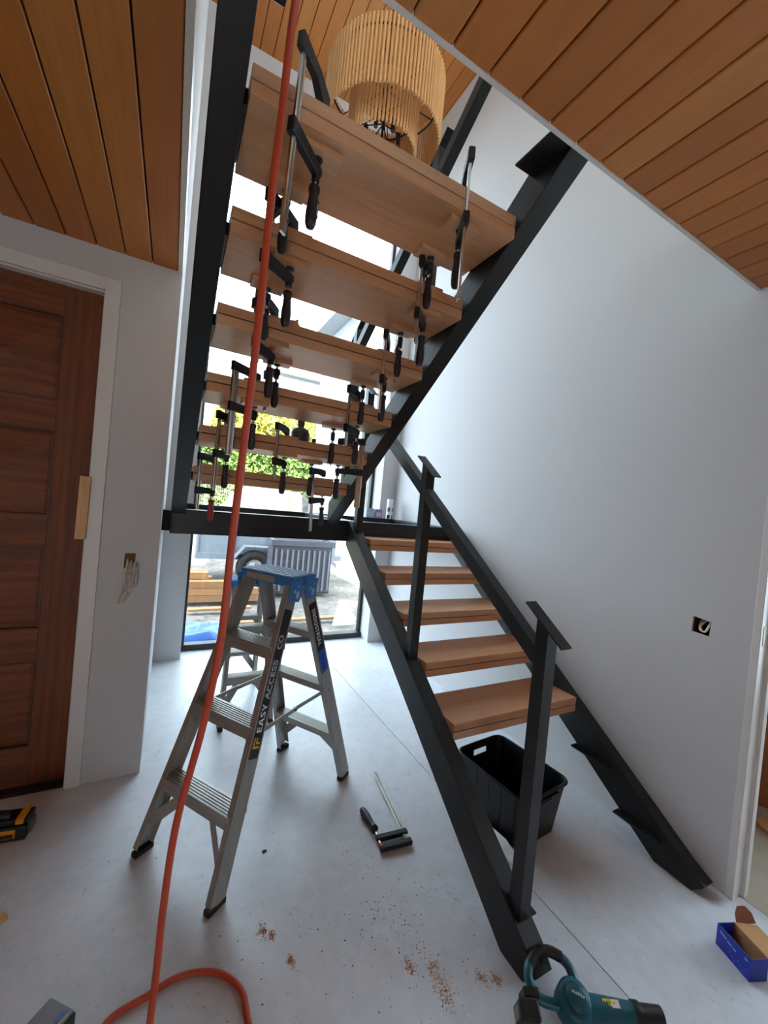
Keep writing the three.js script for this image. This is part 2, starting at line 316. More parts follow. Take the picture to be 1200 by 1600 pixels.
// ───────────────────────── the steel stair ─────────────────────────
const stair = thing('steel_staircase', 'black painted steel stair frame with two flights, landing beams and balustrade posts', 'staircase');
{
  const S = M.steel;
  const str = (name, x0, x1, pts) => mesh(name, uvm(prism(pts.map(([z, y]) => [-z, y]), x1 - x0 - .004, .002).rotateY(Math.PI / 2).translate(x0 + .002, 0, 0), 'z'), S, stair);
  // lower flight: y = c - SL z between the two edges, feet cut level on the floor
  const lo = -.672, hi = -.492;
  const foot = [[-(-lo) / SL, 0]];
  const zl = (y, c) => (c - y) / SL;                               // z on an edge of the lower flight
  const lower = [[zl(0, lo), .002], [-.845, .002], [-.80, .06], [zl(.11, hi) , .11], [zl(1.37, hi), 1.37], [-2.632, 1.37], [-2.632, zl(0, lo) * 0 + lo + SL * 2.632]];
  str('stringer', 1.123, 1.2, lower);
  str('stringer', 2.063, 2.135, [[-.938, .002], [-.79, .002], [-.745, .05], [zl(.09, hi), .09], [zl(1.37, hi), 1.37], [-2.632, 1.37], [-2.632, lo + SL * 2.632]]);
  // upper flight
  const zu = (y, c) => (y - c) / SL, a = 3.22, b = 3.365;
  const upper = [[-2.63, a - SL * 2.63], [-.72, a - SL * .72], [-.72, FLOOR2 - .01], [zu(FLOOR2 - .01, b), FLOOR2 - .01], [-2.63, b - SL * 2.63]];
  upper.splice(3, 1); upper[2] = [-.72, b - SL * .72];
  str('stringer', .006, .082, upper);
  str('stringer', .966, 1.047, upper);
  // landing frame
  const B = (x0, x1, z0, z1) => mesh('landing_beam', bxx(x0, x1, 1.226, 1.372, z0, z1, .003), S, stair);
  B(.006, 2.135, -2.712, -2.632); B(.006, 2.135, -3.74, -3.665); B(.006, .082, -3.665, -2.712); B(2.06, 2.135, -3.665, -2.712); B(1.12, 1.2, -3.665, -2.712);
  mesh('wall_bracket', bxx(LX, .006, 1.24, 1.36, -2.70, -2.645, .003), S, stair);
  // lower balustrade
  for (const z of [-.915, -1.725, -2.535]) {
    const yb = hi - SL * (z + .025) , yt = .5 - SL * z;
    const p = mesh('post', zyPrism([[z - .025, yb + SL * .05], [z + .025, yb], [z + .025, yt - SL * .025], [z - .025, yt + SL * .025]], 1.138, 1.187), S, stair);
    mesh('top_plate', bar(V(1.1625, yt + SL * .08, z - .08), V(1.1625, yt - SL * .08, z + .08), .05, .006, V(0, 1, 0)), S, p);
    for (const k of [-.055, .055]) mesh('screw_hole', rod(V(1.1625, yt - SL * k + .002, z + k), V(1.1625, yt - SL * k + .0045, z + k), .005, .005, 8), M.rubber, p);
  }
  for (const [z0, z1] of [[-.94, -1.70], [-1.75, -2.51]]) mesh('rail', zyPrism([[z0, .40 - SL * z0], [z1, .40 - SL * z1], [z1, .335 - SL * z1], [z0, .335 - SL * z0]], 1.139, 1.186), S, stair);
  // upper balustrade
  for (const z of [-.84, -1.65, -2.46]) {
    const yb = b + SL * (z - .025), yt = 4.375 + SL * z;
    const p = mesh('post', zyPrism([[z - .025, yb], [z + .025, yb + SL * .05], [z + .025, yt + SL * .025], [z - .025, yt - SL * .025]], .982, 1.031), S, stair);
    mesh('top_plate', bar(V(1.0065, yt - SL * .08, z - .08), V(1.0065, yt + SL * .08, z + .08), .05, .006), S, p);
    mesh('screw_hole', rod(V(1.0065, yt - SL * .05 - .006, z - .05), V(1.0065, yt - SL * .05 - .0035, z - .05), .006, .006, 8), M.chrome, p);
  }
  for (const [z0, z1] of [[-.86, -1.625], [-1.675, -2.435]]) mesh('rail', zyPrism([[z0, 4.275 + SL * z0], [z1, 4.275 + SL * z1], [z1, 4.21 + SL * z1], [z0, 4.21 + SL * z0]], .983, 1.03), S, stair);
  // empty tread brackets of the first two lower steps and of the step above the last fitted tread
  const plate = (x0, x1, y, z0, z1) => { const p = mesh('bracket', bxx(x0, x1, y - .008, y, z0, z1, .003), S, stair); for (const t of [.2, .8]) mesh('screw_hole', rod(V((x0 + x1) / 2, y - .001, mix(z0, z1, t)), V((x0 + x1) / 2, y + .0008, mix(z0, z1, t)), .005, .005, 8), M.chrome, p); };
  for (let k = 1; k <= 2; k++) { const z = -1.388 + GO * (3 - k), y = k * RISE + .002 - .075; plate(2.018, 2.065, y + .012, z - .235, z - .03); plate(1.199, 1.25, y + .012, z - .235, z - .03); }
  plate(.884, .968, 2.63, -.99, -.80); plate(.08, .145, 2.63, -.985, -.80);
  // flanges that carry the fitted treads
  for (let k = 0; k < 6; k++) { const y = 1.62 + k * RISE - .03, z = -2.313 + GO * k; mesh('bracket', bxx(.08, .0915, y - .04, y, z - .24, z - .04), S, stair); mesh('bracket', bxx(.9615, .967, y - .04, y, z - .24, z - .04), S, stair); }
  for (let k = 3; k <= 7; k++) { const y = k * RISE - .03, z = -1.388 - GO * (k - 3); mesh('bracket', bxx(1.198, 1.2045, y - .04, y, z - .24, z - .05), S, stair); mesh('bracket', bxx(2.0575, 2.065, y - .04, y, z - .24, z - .05), S, stair); }
}
// timber treads: two boards glued face to face
const ordinal = ['lowest', 'second', 'third', 'fourth', 'fifth', 'highest'];
function tread(label, group, x0, x1, top, z0, z1, i) {
  const t = thing('stair_tread', label, 'stair tread', [(x0 + x1) / 2, top - .075, (z0 + z1) / 2], 0, group);
  const w = x1 - x0, d = z1 - z0;
  mesh('board', uvm(box(w, .0353, d, 0, .01765, 0, .001), 'x', i * .37, i * .21), oak[i % 3], t);
  mesh('glue_line', box(w - .016, .005, d - .016, 0, .0375, 0), M.rubber, t);
  mesh('board', uvm(box(w, .0353, d, 0, .05735, 0, .001), 'x', i * .53 + 2, i * .31), oak[(i + 1) % 3], t);
  return t;
}
for (let k = 3; k <= 7; k++) { const z = -1.388 - GO * (k - 3); tread(['lowest', 'second', 'middle', 'fourth', 'top'][k - 3] + ' fitted oak tread of the lower flight beside the white wall', 'treads of the lower flight', 1.205, 2.057, k * RISE + .002, Math.max(z - .278, -2.628), z, k); }
const T = [];
for (let k = 0; k < 6; k++) { T[k] = { top: 1.62 + k * RISE, z: -2.313 + GO * k }; tread(ordinal[k] + ' fitted oak tread of the clamped upper flight, pressed in glue clamps', 'treads of the upper flight', .0925, .9605, T[k].top, T[k].z - .275, T[k].z, k + 9); }

// glue clamps
const handleGeo = lathe([[0, -.115], [.011, -.113], [.0155, -.1], [.0165, -.07], [.013, -.035], [.0125, -.02], [.0155, -.012], [.015, 0], [0, .001]], 14);
function clamp(name, label, group, { x, z, yTop, yBot, dir, lower, tip = .03, L = .11, red = false, k, redPad = false, lean = 0, size = 1, handle = 1 }) {
  const c = thing(name, label, 'clamp', [x, yTop, z], Math.atan2(-dir[1], dir[0]), group);
  const len = yTop - yBot, low = yTop - lower;                     // low: drop from the top to the sliding arm
  mesh('bar', uvm(box(.021 * size, len, .0075 * size, 0, -len / 2 + .012, 0, .0015), 'y'), M.chrome, c);
  mesh('groove', box(.008 * size, len - .03, .0082 * size, 0, -len / 2 + .0, 0), std({ color: 0x9a958c, roughness: .4, metalness: .9 }), c);
  const arm = (dn) => prism([[-.017, -.016], [L * .5, -.013], [L + .006, -.009 - dn], [L + .012, -dn - .001], [L + .010, .012 - dn * .25], [L * .6, .016], [-.017, .018]], .017, .002).translate(0, 0, -.0085);
  const fj = mesh('fixed_jaw', arm(tip), M.jaw, c);
  mesh('pad', rod(V(L, -tip - .012, 0), V(L, -tip - .001, 0), .011, .009, 12), redPad ? M.redPad : M.jaw, fj);
  const sa = mesh('sliding_arm', arm(.004).translate(0, -low, 0), M.jaw, c);
  mesh('screw', rod(V(L, -low - .05, 0), V(L, -low + .026, 0), .0055, .0055, 10), M.chrome, sa);
  mesh('pad', rod(V(L, -low + .026, 0), V(L, -low + .033, 0), .012, .014, 12), redPad ? M.redPad : M.jaw, sa);
  mesh('collar', rod(V(L, -low - .028, 0), V(L, -low + .006, 0), .011, .012, 12), M.jaw, sa);
  const h = mesh('handle', handleGeo.clone().scale(handle, handle, handle).translate(L, -low - .045, 0), red ? M.redGrip : M.grip, c);
  if (k) mesh('lettering', new THREE.PlaneGeometry(.05, .011).rotateZ(-Math.PI / 2).translate(L, -low - .11, .0172), gripText, h);
  c.rotation.z = lean;
  return c;
}
function textMaterial(w, h, paint, o = {}) {
  const c = document.createElement('canvas'); c.width = w; c.height = h;
  const g = c.getContext('2d'); paint(g, w, h);
  const t = new THREE.CanvasTexture(c); t.colorSpace = THREE.SRGBColorSpace; t.anisotropy = 8;
  return std({ map: t, roughness: .5, ...o });
}
const gripText = textMaterial(128, 28, (g, w, h) => { g.fillStyle = '#231a1f'; g.fillRect(0, 0, w, h); g.fillStyle = '#d9d2cf'; g.font = 'bold 24px sans-serif'; g.textAlign = 'center'; g.textBaseline = 'middle'; g.fillText('FULLER', w / 2, h / 2 + 1); });
function packer(t, x, z, under, far) {
  const top = T[t].top, y = under ? top - .075 - .0165 : top;
  const b = mesh('packing_block', uvm(box(.115, .016, .062, 0, 0, 0, .001), 'x', x * 3, z), oak[(t + under) % 3]);
  b.position.set(x, y + .0083, z);
  tag(b, 'small timber block clamped ' + (under ? 'under' : 'on top of') + ' the ' + ordinal[t] + ' upper tread, ' + (far ? 'window-side' : 'room-side') + ' edge, ' + (x < .4 ? 'wall end' : x < .65 ? 'middle' : 'right stringer end'), 'timber block', 'packing blocks on the ' + ordinal[t] + ' upper tread');
}
const near = [
  // tread, bar x, top, bottom, arm direction, sliding-arm offset
  { t: 5, x: .205, yTop: 2.612, yBot: 2.125, dir: [.72, -.69], L: .115, k: 1, lean: -.05, label: 'long F-clamp at the left end of the highest clamped tread' },
  { t: 5, x: .735, yTop: 2.600, yBot: 2.135, dir: [.45, -.89], L: .085, lean: -.05, label: 'slim F-clamp at the steel end of the highest clamped tread' },
  { t: 4, x: .198, yTop: 2.40, yBot: 2.04, dir: [.8, -.6], L: .11, label: 'F-clamp behind the orange hose on the fifth clamped tread' },
  { t: 4, x: .748, yTop: 2.405, yBot: 2.10, dir: [.72, -.69], L: .085, redPad: true, k: 1, label: 'F-clamp with a red pad near the steel end of the fifth clamped tread' },
  { t: 3, x: .235, yTop: 2.215, yBot: 1.97, dir: [.7, -.71], L: .09, redPad: true, label: 'F-clamp behind the orange hose on the fourth clamped tread' },
  { t: 3, x: .752, yTop: 2.225, yBot: 1.885, dir: [.55, -.83], L: .08, label: 'F-clamp near the steel end of the fourth clamped tread' },
  { t: 2, x: .196, yTop: 2.022, yBot: 1.64, dir: [.8, -.6], L: .125, size: 1.5, redPad: true, label: 'wide-barred F-clamp with a red pad at the third clamped tread' },
  { t: 2, x: .714, yTop: 2.04, yBot: 1.762, dir: [.78, -.62], L: .105, label: 'F-clamp near the steel end of the third clamped tread' },
  { t: 1, x: .172, yTop: 1.855, yBot: 1.488, dir: [.62, -.78], L: .085, k: 1, label: 'F-clamp at the left end of the second clamped tread' },
  { t: 1, x: .447, yTop: 1.85, yBot: 1.573, dir: [.7, -.71], L: .085, label: 'F-clamp in the middle of the second clamped tread' },
  { t: 1, x: .915, yTop: 1.845, yBot: 1.465, dir: [-.83, -.56], L: .125, size: 1.5, label: 'large F-clamp whose arm points away from the steel at the second clamped tread' },
  { t: 0, x: .122, yTop: 1.67, yBot: 1.379, dir: [.75, -.66], L: .095, red: true, label: 'F-clamp with a bright red handle at the lowest clamped tread' },
  { t: 0, x: .728, yTop: 1.668, yBot: 1.296, dir: [.8, -.6], L: .11, size: 1.2, lean: .07, label: 'leaning F-clamp near the steel end of the lowest clamped tread' },
];
for (const c of near) {
  const top = T[c.t].top, z = T[c.t].z + .018;
  clamp('bar_clamp', c.label, 'glue clamps on the near edges of the upper treads', { ...c, z, lower: top - .075 - .0165 - .036, tip: Math.max(.006, c.yTop - top - .0165 - .013) });
  const n = Math.hypot(...c.dir), bx = c.x + c.dir[0] / n * c.L, bz = z + c.dir[1] / n * c.L;
  packer(c.t, bx, Math.min(bz, T[c.t].z - .033), 1); packer(c.t, bx, Math.min(bz, T[c.t].z - .033), 0);
}
for (const [t, x] of [[5, .215], [5, .80], [4, .226], [4, .84], [3, .337], [3, .80], [2, .204], [2, .76], [1, .737]]) {
  const top = T[t].top, z = T[t].z - .275 - .018;
  clamp('bar_clamp', 'F-clamp gripping the window-side edge of the ' + ordinal[t] + ' clamped upper tread, ' + (x < .5 ? 'wall end' : 'right stringer end'), 'glue clamps on the window-side edges of the upper treads', { x, z, yTop: top + .045, yBot: top - .30, dir: [x < .5 ? .35 : -.35, .94], L: .07, lower: top - .075 - .0165 - .036, tip: .016, handle: .95 });
  packer(t, x + (x < .5 ? .024 : -.024), T[t].z - .275 + .045, 1, 1); packer(t, x + (x < .5 ? .024 : -.024), T[t].z - .275 + .045, 0, 1);
}
{ // clamp lying on the floor
  const c = thing('bar_clamp', 'F-clamp lying flat on the concrete beside the black steel stringer', 'clamp', [1.026, .017, -1.47]);
  const a = V(.02, 0, .045), b = V(.09, 0, -.43), side = V(-1, 0, -.1).normalize();
  mesh('bar', bar(a, b, .021, .0075), M.chrome, c);
  mesh('groove', bar(a, b, .008, .0082), std({ color: 0x8f8a80, roughness: .4, metalness: .9 }), c);
  const along = b.clone().sub(a).normalize();
  const arm = (o) => bar(o.clone().addScaledVector(side, -.018), o.clone().addScaledVector(side, .135), .026, .02, V(0, 1, 0), .004);
  const f = a.clone().addScaledVector(along, .012), s = a.clone().addScaledVector(along, .065);
  const fj = mesh('fixed_jaw', arm(f), M.jaw, c);
  const tipF = f.clone().addScaledVector(side, .125), tipS = s.clone().addScaledVector(side, .125);
  mesh('pad', rod(tipF, tipF.clone().addScaledVector(along, .016), .013, .012, 12), M.redPad, fj);
  const sa = mesh('sliding_arm', arm(s), M.jaw, c);
  mesh('screw', rod(tipS.clone().addScaledVector(along, -.03), tipS.clone().addScaledVector(along, .06), .0055, .0055, 10), M.chrome, sa);
  const h0 = tipS.clone().addScaledVector(along, .045), hd = along.clone().add(V(-.18, .0, 0)).normalize();
  const hg = handleGeo.clone().scale(1.1, 1.2, 1.1).applyQuaternion(new THREE.Quaternion().setFromUnitVectors(V(0, -1, 0), hd)).translate(h0.x, h0.y + .002, h0.z);
  const h = mesh('handle', hg, M.grip, c);
  mesh('collar', rod(h0, h0.clone().addScaledVector(hd, .014), .0165, .0165, 14), M.redPad, h);
}
{ // glue bottles on the treads
  const white = std({ color: 0xb9b7b0, roughness: .45 }), dark = std({ color: 0x2a2b2b, roughness: .4 });
  const b = thing('glue_bottle', 'round pale glue bottle lying end-on on the fourth clamped tread', 'bottle', [.388, T[3].top + .036, T[3].z - .1]);
  mesh('body', lathe([[0, -.15], [.03, -.15], [.035, -.14], [.035, -.03], [.028, -.008], [.019, 0], [0, 0]]).rotateX(Math.PI / 2), white, b);
  mesh('nozzle', lathe([[.0185, 0], [.0185, .012], [.012, .018], [.004, .052], [0, .052]]).rotateX(Math.PI / 2).rotateX(-.1), pine[0], b);
  mesh('label_band', lathe([[.0353, -.125], [.0353, -.045]]).rotateX(Math.PI / 2), textMaterial(256, 96, (g, w, h) => { g.fillStyle = '#8e9a96'; g.fillRect(0, 0, w, h); g.fillStyle = '#44504c'; for (let i = 0; i < 6; i++) g.fillRect(12 + i * 40, 20, 26, 10); }), b);
  const d = thing('glue_bottle', 'dark squat glue bottle standing on the second clamped tread', 'bottle', [.605, T[1].top, T[1].z - .14]);
  mesh('body', lathe([[0, 0], [.046, 0], [.05, .006], [.05, .06], [.044, .08], [.02, .094], [.016, .098]]), dark, d);
  mesh('cap', lathe([[.017, .098], [.019, .1], [.019, .14], [.012, .146], [0, .147]]), M.black, d);
}

// ───────────────────────── step ladders ─────────────────────────
function channelRail(a, b, web, flange, t, inward) {               // C-section rail; web lies in the plane of spread, flanges point inward (local z)
  const d = b.clone().sub(a).normalize(), zin = V(0, 0, inward), across = zin.clone().cross(d).normalize();
  const off = (g) => g, parts = [];
  parts.push(bar(a, b, web, t, zin));
  for (const s of [-1, 1]) { const o = across.clone().multiplyScalar(s * (web / 2 - t / 2)).add(zin.clone().multiplyScalar(flange / 2)); parts.push(bar(a.clone().add(o), b.clone().add(o), t, flange, zin)); }
  return parts;
}
const sideSticker = {
  brand: textMaterial(1024, 100, (g, w, h) => {
    g.fillStyle = '#0c0c0d'; g.fillRect(0, 0, w, h);
    g.fillStyle = '#f4b81c'; g.fillRect(64, 14, 70, 15); g.fillRect(64, 14, 15, 72); g.fillRect(92, 42, 42, 14); g.fillRect(92, 42, 14, 44);
    g.fillStyle = '#f2f2f2'; g.textBaseline = 'middle'; g.font = 'bold 84px sans-serif'; g.fillText('EASY', 160, 46);
    g.font = '80px sans-serif'; g.strokeStyle = '#e8e8e8'; g.lineWidth = 4; g.strokeText('ACCESS', 386, 46); g.strokeText('CO', 728, 46);
    g.font = '15px sans-serif'; g.fillStyle = '#bdbdbd'; g.fillText('STEP LADDERS', 330, 92);
  }),
  rating: textMaterial(768, 100, (g, w, h) => {
    g.fillStyle = '#0c0c0d'; g.fillRect(0, 0, w, h); g.fillStyle = '#1c4fc0'; g.fillRect(520, 0, 248, h);
    g.fillStyle = '#f2f2f2'; g.textBaseline = 'middle'; g.font = 'bold 70px sans-serif'; g.fillText('INDUSTRIAL', 60, 52);
    g.fillStyle = '#0b1c55'; g.font = 'bold 62px sans-serif'; g.fillText('150 KG', 540, 52);
  }),
};
function ladder(label, [x, z], turn, { H, steps, half, wBase, wTop, stickers }) {
  const L = thing('step_ladder', label, 'ladder', [x, 0, z], turn);
  const topHalf = .045, WEB = .07;
  const rails = [];
  for (const sx of [-1, 1]) {                                      // front and rear frames
    const foot = (sz, y = 0) => { const k = y / (H - .03); return V(sx * mix(half, topHalf, k), y, sz * mix(wBase, wTop, k) / 2); };
    for (const sz of [-1, 1]) {
      const a = foot(sz, .022), b = foot(sz, H - .03);
      const r = mesh('rail', uvm(join(channelRail(a, b, WEB, .024, .0035, -sz)), 'y'), M.alu, L);
      rails.push([sx, sz, r]);
      mesh('rubber_foot', box(.078, .022, .03, a.x - sx * .002, .011, a.z - sz * .012, .004), M.rubber, r);
    }
    for (let k = 1; k <= steps; k++) {
      const y = H * k / (steps + 1), p = foot(1, y), w = p.z * 2 - .01, d = sx < 0 ? .085 : .07;
      const s = mesh('step', uvm(join([box(d, .004, w, p.x, y, 0), box(.004, .05, w, p.x + sx * d / 2, y - .024, 0), box(.004, .03, w, p.x - sx * d / 2, y - .014, 0)]), 'z'), M.alu, L);
      for (let q = 0; q < 6; q++) mesh('tread_rib', box(.005, .003, w - .004, p.x - d / 2 + .012 + q * (d - .024) / 5, y + .003, 0), M.alu, s);
      if (k === 1) for (const sz of [-1, 1]) {                     // diagonal knee braces under the lowest step
        const lowPt = foot(sz, y * .42), hiPt = V(p.x + sx * .02, y - .045, sz * w * .2);
        lowPt.z -= sz * .014; lowPt.x += sx * .02;
        mesh('knee_brace', bar(hiPt, lowPt, .042, .004, V(1, .2, 0)), M.alu, s);
      } else for (const sz of [-1, 1]) mesh('gusset', bar(V(p.x + sx * .03, y - .03, sz * (w / 2 - .05)), V(p.x + sx * .03, y - .085, sz * (w / 2 - .006)), .004, .02, V(0, 0, 1)), M.alu, s);
    }
    // half of the moulded top cap
    const cw = wTop + .035, cd = .082, cx = sx * (cd / 2 + .002);
    const cap = mesh('top_cap', [box(cd, .045, cw, cx, H - .0225, 0, .004)], M.blueCap, L);
    for (let q = 0; q < 3; q++) mesh('cap_rib', box(.014, .003, cw - .01, cx - sx * .026 + sx * q * .026, H + .0012, 0, .001), M.blueCap, cap);
    for (const sz of [-1, 1]) {
      const plate = mesh('hinge_plate', prism([[-.034, -.055], [.02, -.062], [.04, -.03], [.042, .03], [-.044, .03]].map(([u, v]) => [sx * -u, v]).sort(() => 0), .005, .001).translate(cx + sx * .012, H - .05, sz * (cw / 2 + .001) - (sz > 0 ? 0 : .005)), M.blueCap, cap);
      for (const [u, v, s] of [[.008, -.03, .012], [-.012, -.012, .006], [.014, .008, .004]]) mesh('paint_chip', new THREE.SphereGeometry(s, 8, 6).scale(1, 1.5, .06).translate(cx + sx * .012 + u, H - .05 + v, sz * (cw / 2 + .0076)), M.chip, plate);
    }
    if (sx < 0) mesh('rating_sticker', box(.002, .026, cw * .55, -(cd + .004), H - .024, -.03), std({ color: 0xa39a90, roughness: .6 }), cap);
  }
  // folding spreaders, one each side
  for (const sz of [-1, 1]) {
    const y = H * .47, k = y / (H - .03), X = mix(half, topHalf, k), Z = sz * (mix(wBase, wTop, k) / 2 - .006);
    const sp = mesh('spreader', [bar(V(-X, y - .0, Z), V(.0, y + .004, Z), .004, .018), bar(V(-.02, y + .004, Z - sz * .005), V(X, y, Z - sz * .005), .004, .018)], M.alu, L);
    for (const q of [-X, -.01, X]) mesh('rivet', rod(V(q, y + .002, Z - .008), V(q, y + .002, Z + .008), .005, .005, 8), M.jaw, sp);
  }
  if (stickers) for (const [sx, sz, r] of rails) {
    if (sz < 0) continue;
    const k0 = sx < 0 ? .41 : .58, k1 = .9, P = (k) => V(sx * mix(half, topHalf, k), (H - .03) * k, mix(wBase, wTop, k) / 2 + .0025);
    const a = P(k0), b = P(k1), d = b.clone().sub(a), len = d.length(), u = d.clone().normalize(), n = V(0, 0, 1).addScaledVector(u, -u.z).normalize();
    // lettering runs up the front rail and down the rear rail
    const dir = sx < 0 ? u : u.clone().negate(), v = n.clone().cross(dir);
    const g = new THREE.BoxGeometry(len, .05, .0012).applyMatrix4(new THREE.Matrix4().makeBasis(dir, v, n).setPosition(a.clone().add(b).multiplyScalar(.5)));
    mesh('sticker', g, sx < 0 ? sideSticker.brand : sideSticker.rating, r);
  }
  return L;
}
ladder('tall aluminium step ladder with a blue top and black side stickers', [.475, -1.885], .605, { H: 1.15, steps: 3, half: .43, wBase: .455, wTop: .275, stickers: true });
ladder('shorter aluminium step ladder standing behind the taller one, near the window', [.535, -2.93], Math.PI / 2 * -1, { H: .9, steps: 2, half: .31, wBase: .34, wTop: .225 });

// ───────────────────────── hose ─────────────────────────
{
  const down = [[462, -160, -.96], [462, 0, -.96], [440, 180, -.965], [425, 300, -.97], [400, 540, -.98], [378, 720, -.985], [362, 850, -.985], [345, 1000, -.99], [318, 1130, -1.01], [275, 1290, -1.06], [255, 1420, -1.08], [243, 1530, -1.10]].map(([u, v, z]) => at(u, v, 'z', z));
  down[0] = V(down[1].x + .006, 3.4, -.94);
  down.unshift(V(.25, FLOOR2 + .012, -.72), V(.2, FLOOR2 + .06, -.86));
  down.splice(2, 1);
  const e = down[down.length - 1];
  const tail = [V(e.x - .01, .05, -1.08), V(e.x - .02, .012, -1.02), V(.06, .011, -.9), V(.16, .011, -.8), V(.27, .011, -.86), V(.308, .011, -1.0), V(.304, .011, -1.10), ...[[378, 1550], [355, 1526], [320, 1518], [275, 1528], [230, 1556], [165, 1600]].map(([u, v]) => at(u, v, 'y', .011)), V(-.062, .011, -1.16), V(-.06, .011, -1.02), V(-.12, .011, -.8), V(-.3, .011, -.6)];
  tag(mesh('air_hose', tube([...down, ...tail], .0089, 420, 10), M.hose), 'orange rubber air hose hanging down the stairwell and looping on the concrete', 'hose');
}

// ───────────────────────── pendant light ─────────────────────────
{
  const cx = 1.044, cz = -2.474;
  const p = thing('pendant_light', 'two-tier chandelier of pale wooden rods hanging above the stairs', 'light', [cx, 3.78, cz]);
  const rodMat = tones(pineTex, [0xfff6e6, 0xf8ead2, 0xfff0d8], { roughness: .55 }), y0 = 3.78;
  const tier = (n, r, yb, yt) => {
    const ring = mesh('ring', new THREE.TorusGeometry(r - .012, .006, 8, 72).rotateX(Math.PI / 2).translate(0, yt - .05 - y0, 0), M.black, p);
    for (let i = 0; i < n; i++) {
      const a = i / n * Math.PI * 2;
      mesh('rod', uvm(rod(V(Math.cos(a) * r, yb - y0 + rr(-.004, .004), Math.sin(a) * r), V(Math.cos(a) * r, yt - y0, Math.sin(a) * r), .0082, .0082, 7), 'y'), rodMat[i % 3], p);
    }
    return ring;
  };
  tier(100, .38, 3.9, 4.29); tier(60, .225, 3.83, 4.16);
  mesh('spokes', [0, 1, 2].flatMap((k) => { const a = k * Math.PI / 3; return [rod(V(-Math.cos(a) * .37, .46, -Math.sin(a) * .37), V(Math.cos(a) * .37, .46, Math.sin(a) * .37), .004), rod(V(-Math.cos(a) * .215, .31, -Math.sin(a) * .215), V(Math.cos(a) * .215, .31, Math.sin(a) * .215), .004)]; }), M.black, p);
  mesh('stem', [rod(V(0, .2, 0), V(0, .62, 0), .009), rod(V(0, .62, 0), V(0, UP - y0 - .02, 0), .004)], M.black, p);
  mesh('canopy', lathe([[0, UP - y0], [.06, UP - y0], [.055, UP - y0 - .03], [0, UP - y0 - .035]]), M.black, p);
  for (let i = 0; i < 6; i++) { const a = i / 6 * Math.PI * 2 + .3, h = mesh('lamp_holder', rod(V(Math.cos(a) * .11, .12, Math.sin(a) * .11), V(Math.cos(a) * .11, .2, Math.sin(a) * .11), .013, .016, 12), M.black, p); mesh('arm', rod(V(0, .24, 0), V(Math.cos(a) * .11, .2, Math.sin(a) * .11), .004, .004, 6), M.black, h); }
  mesh('finial', lathe([[0, .05], [.012, .06], [.014, .14], [.006, .2], [0, .2]]), M.black, p);
}

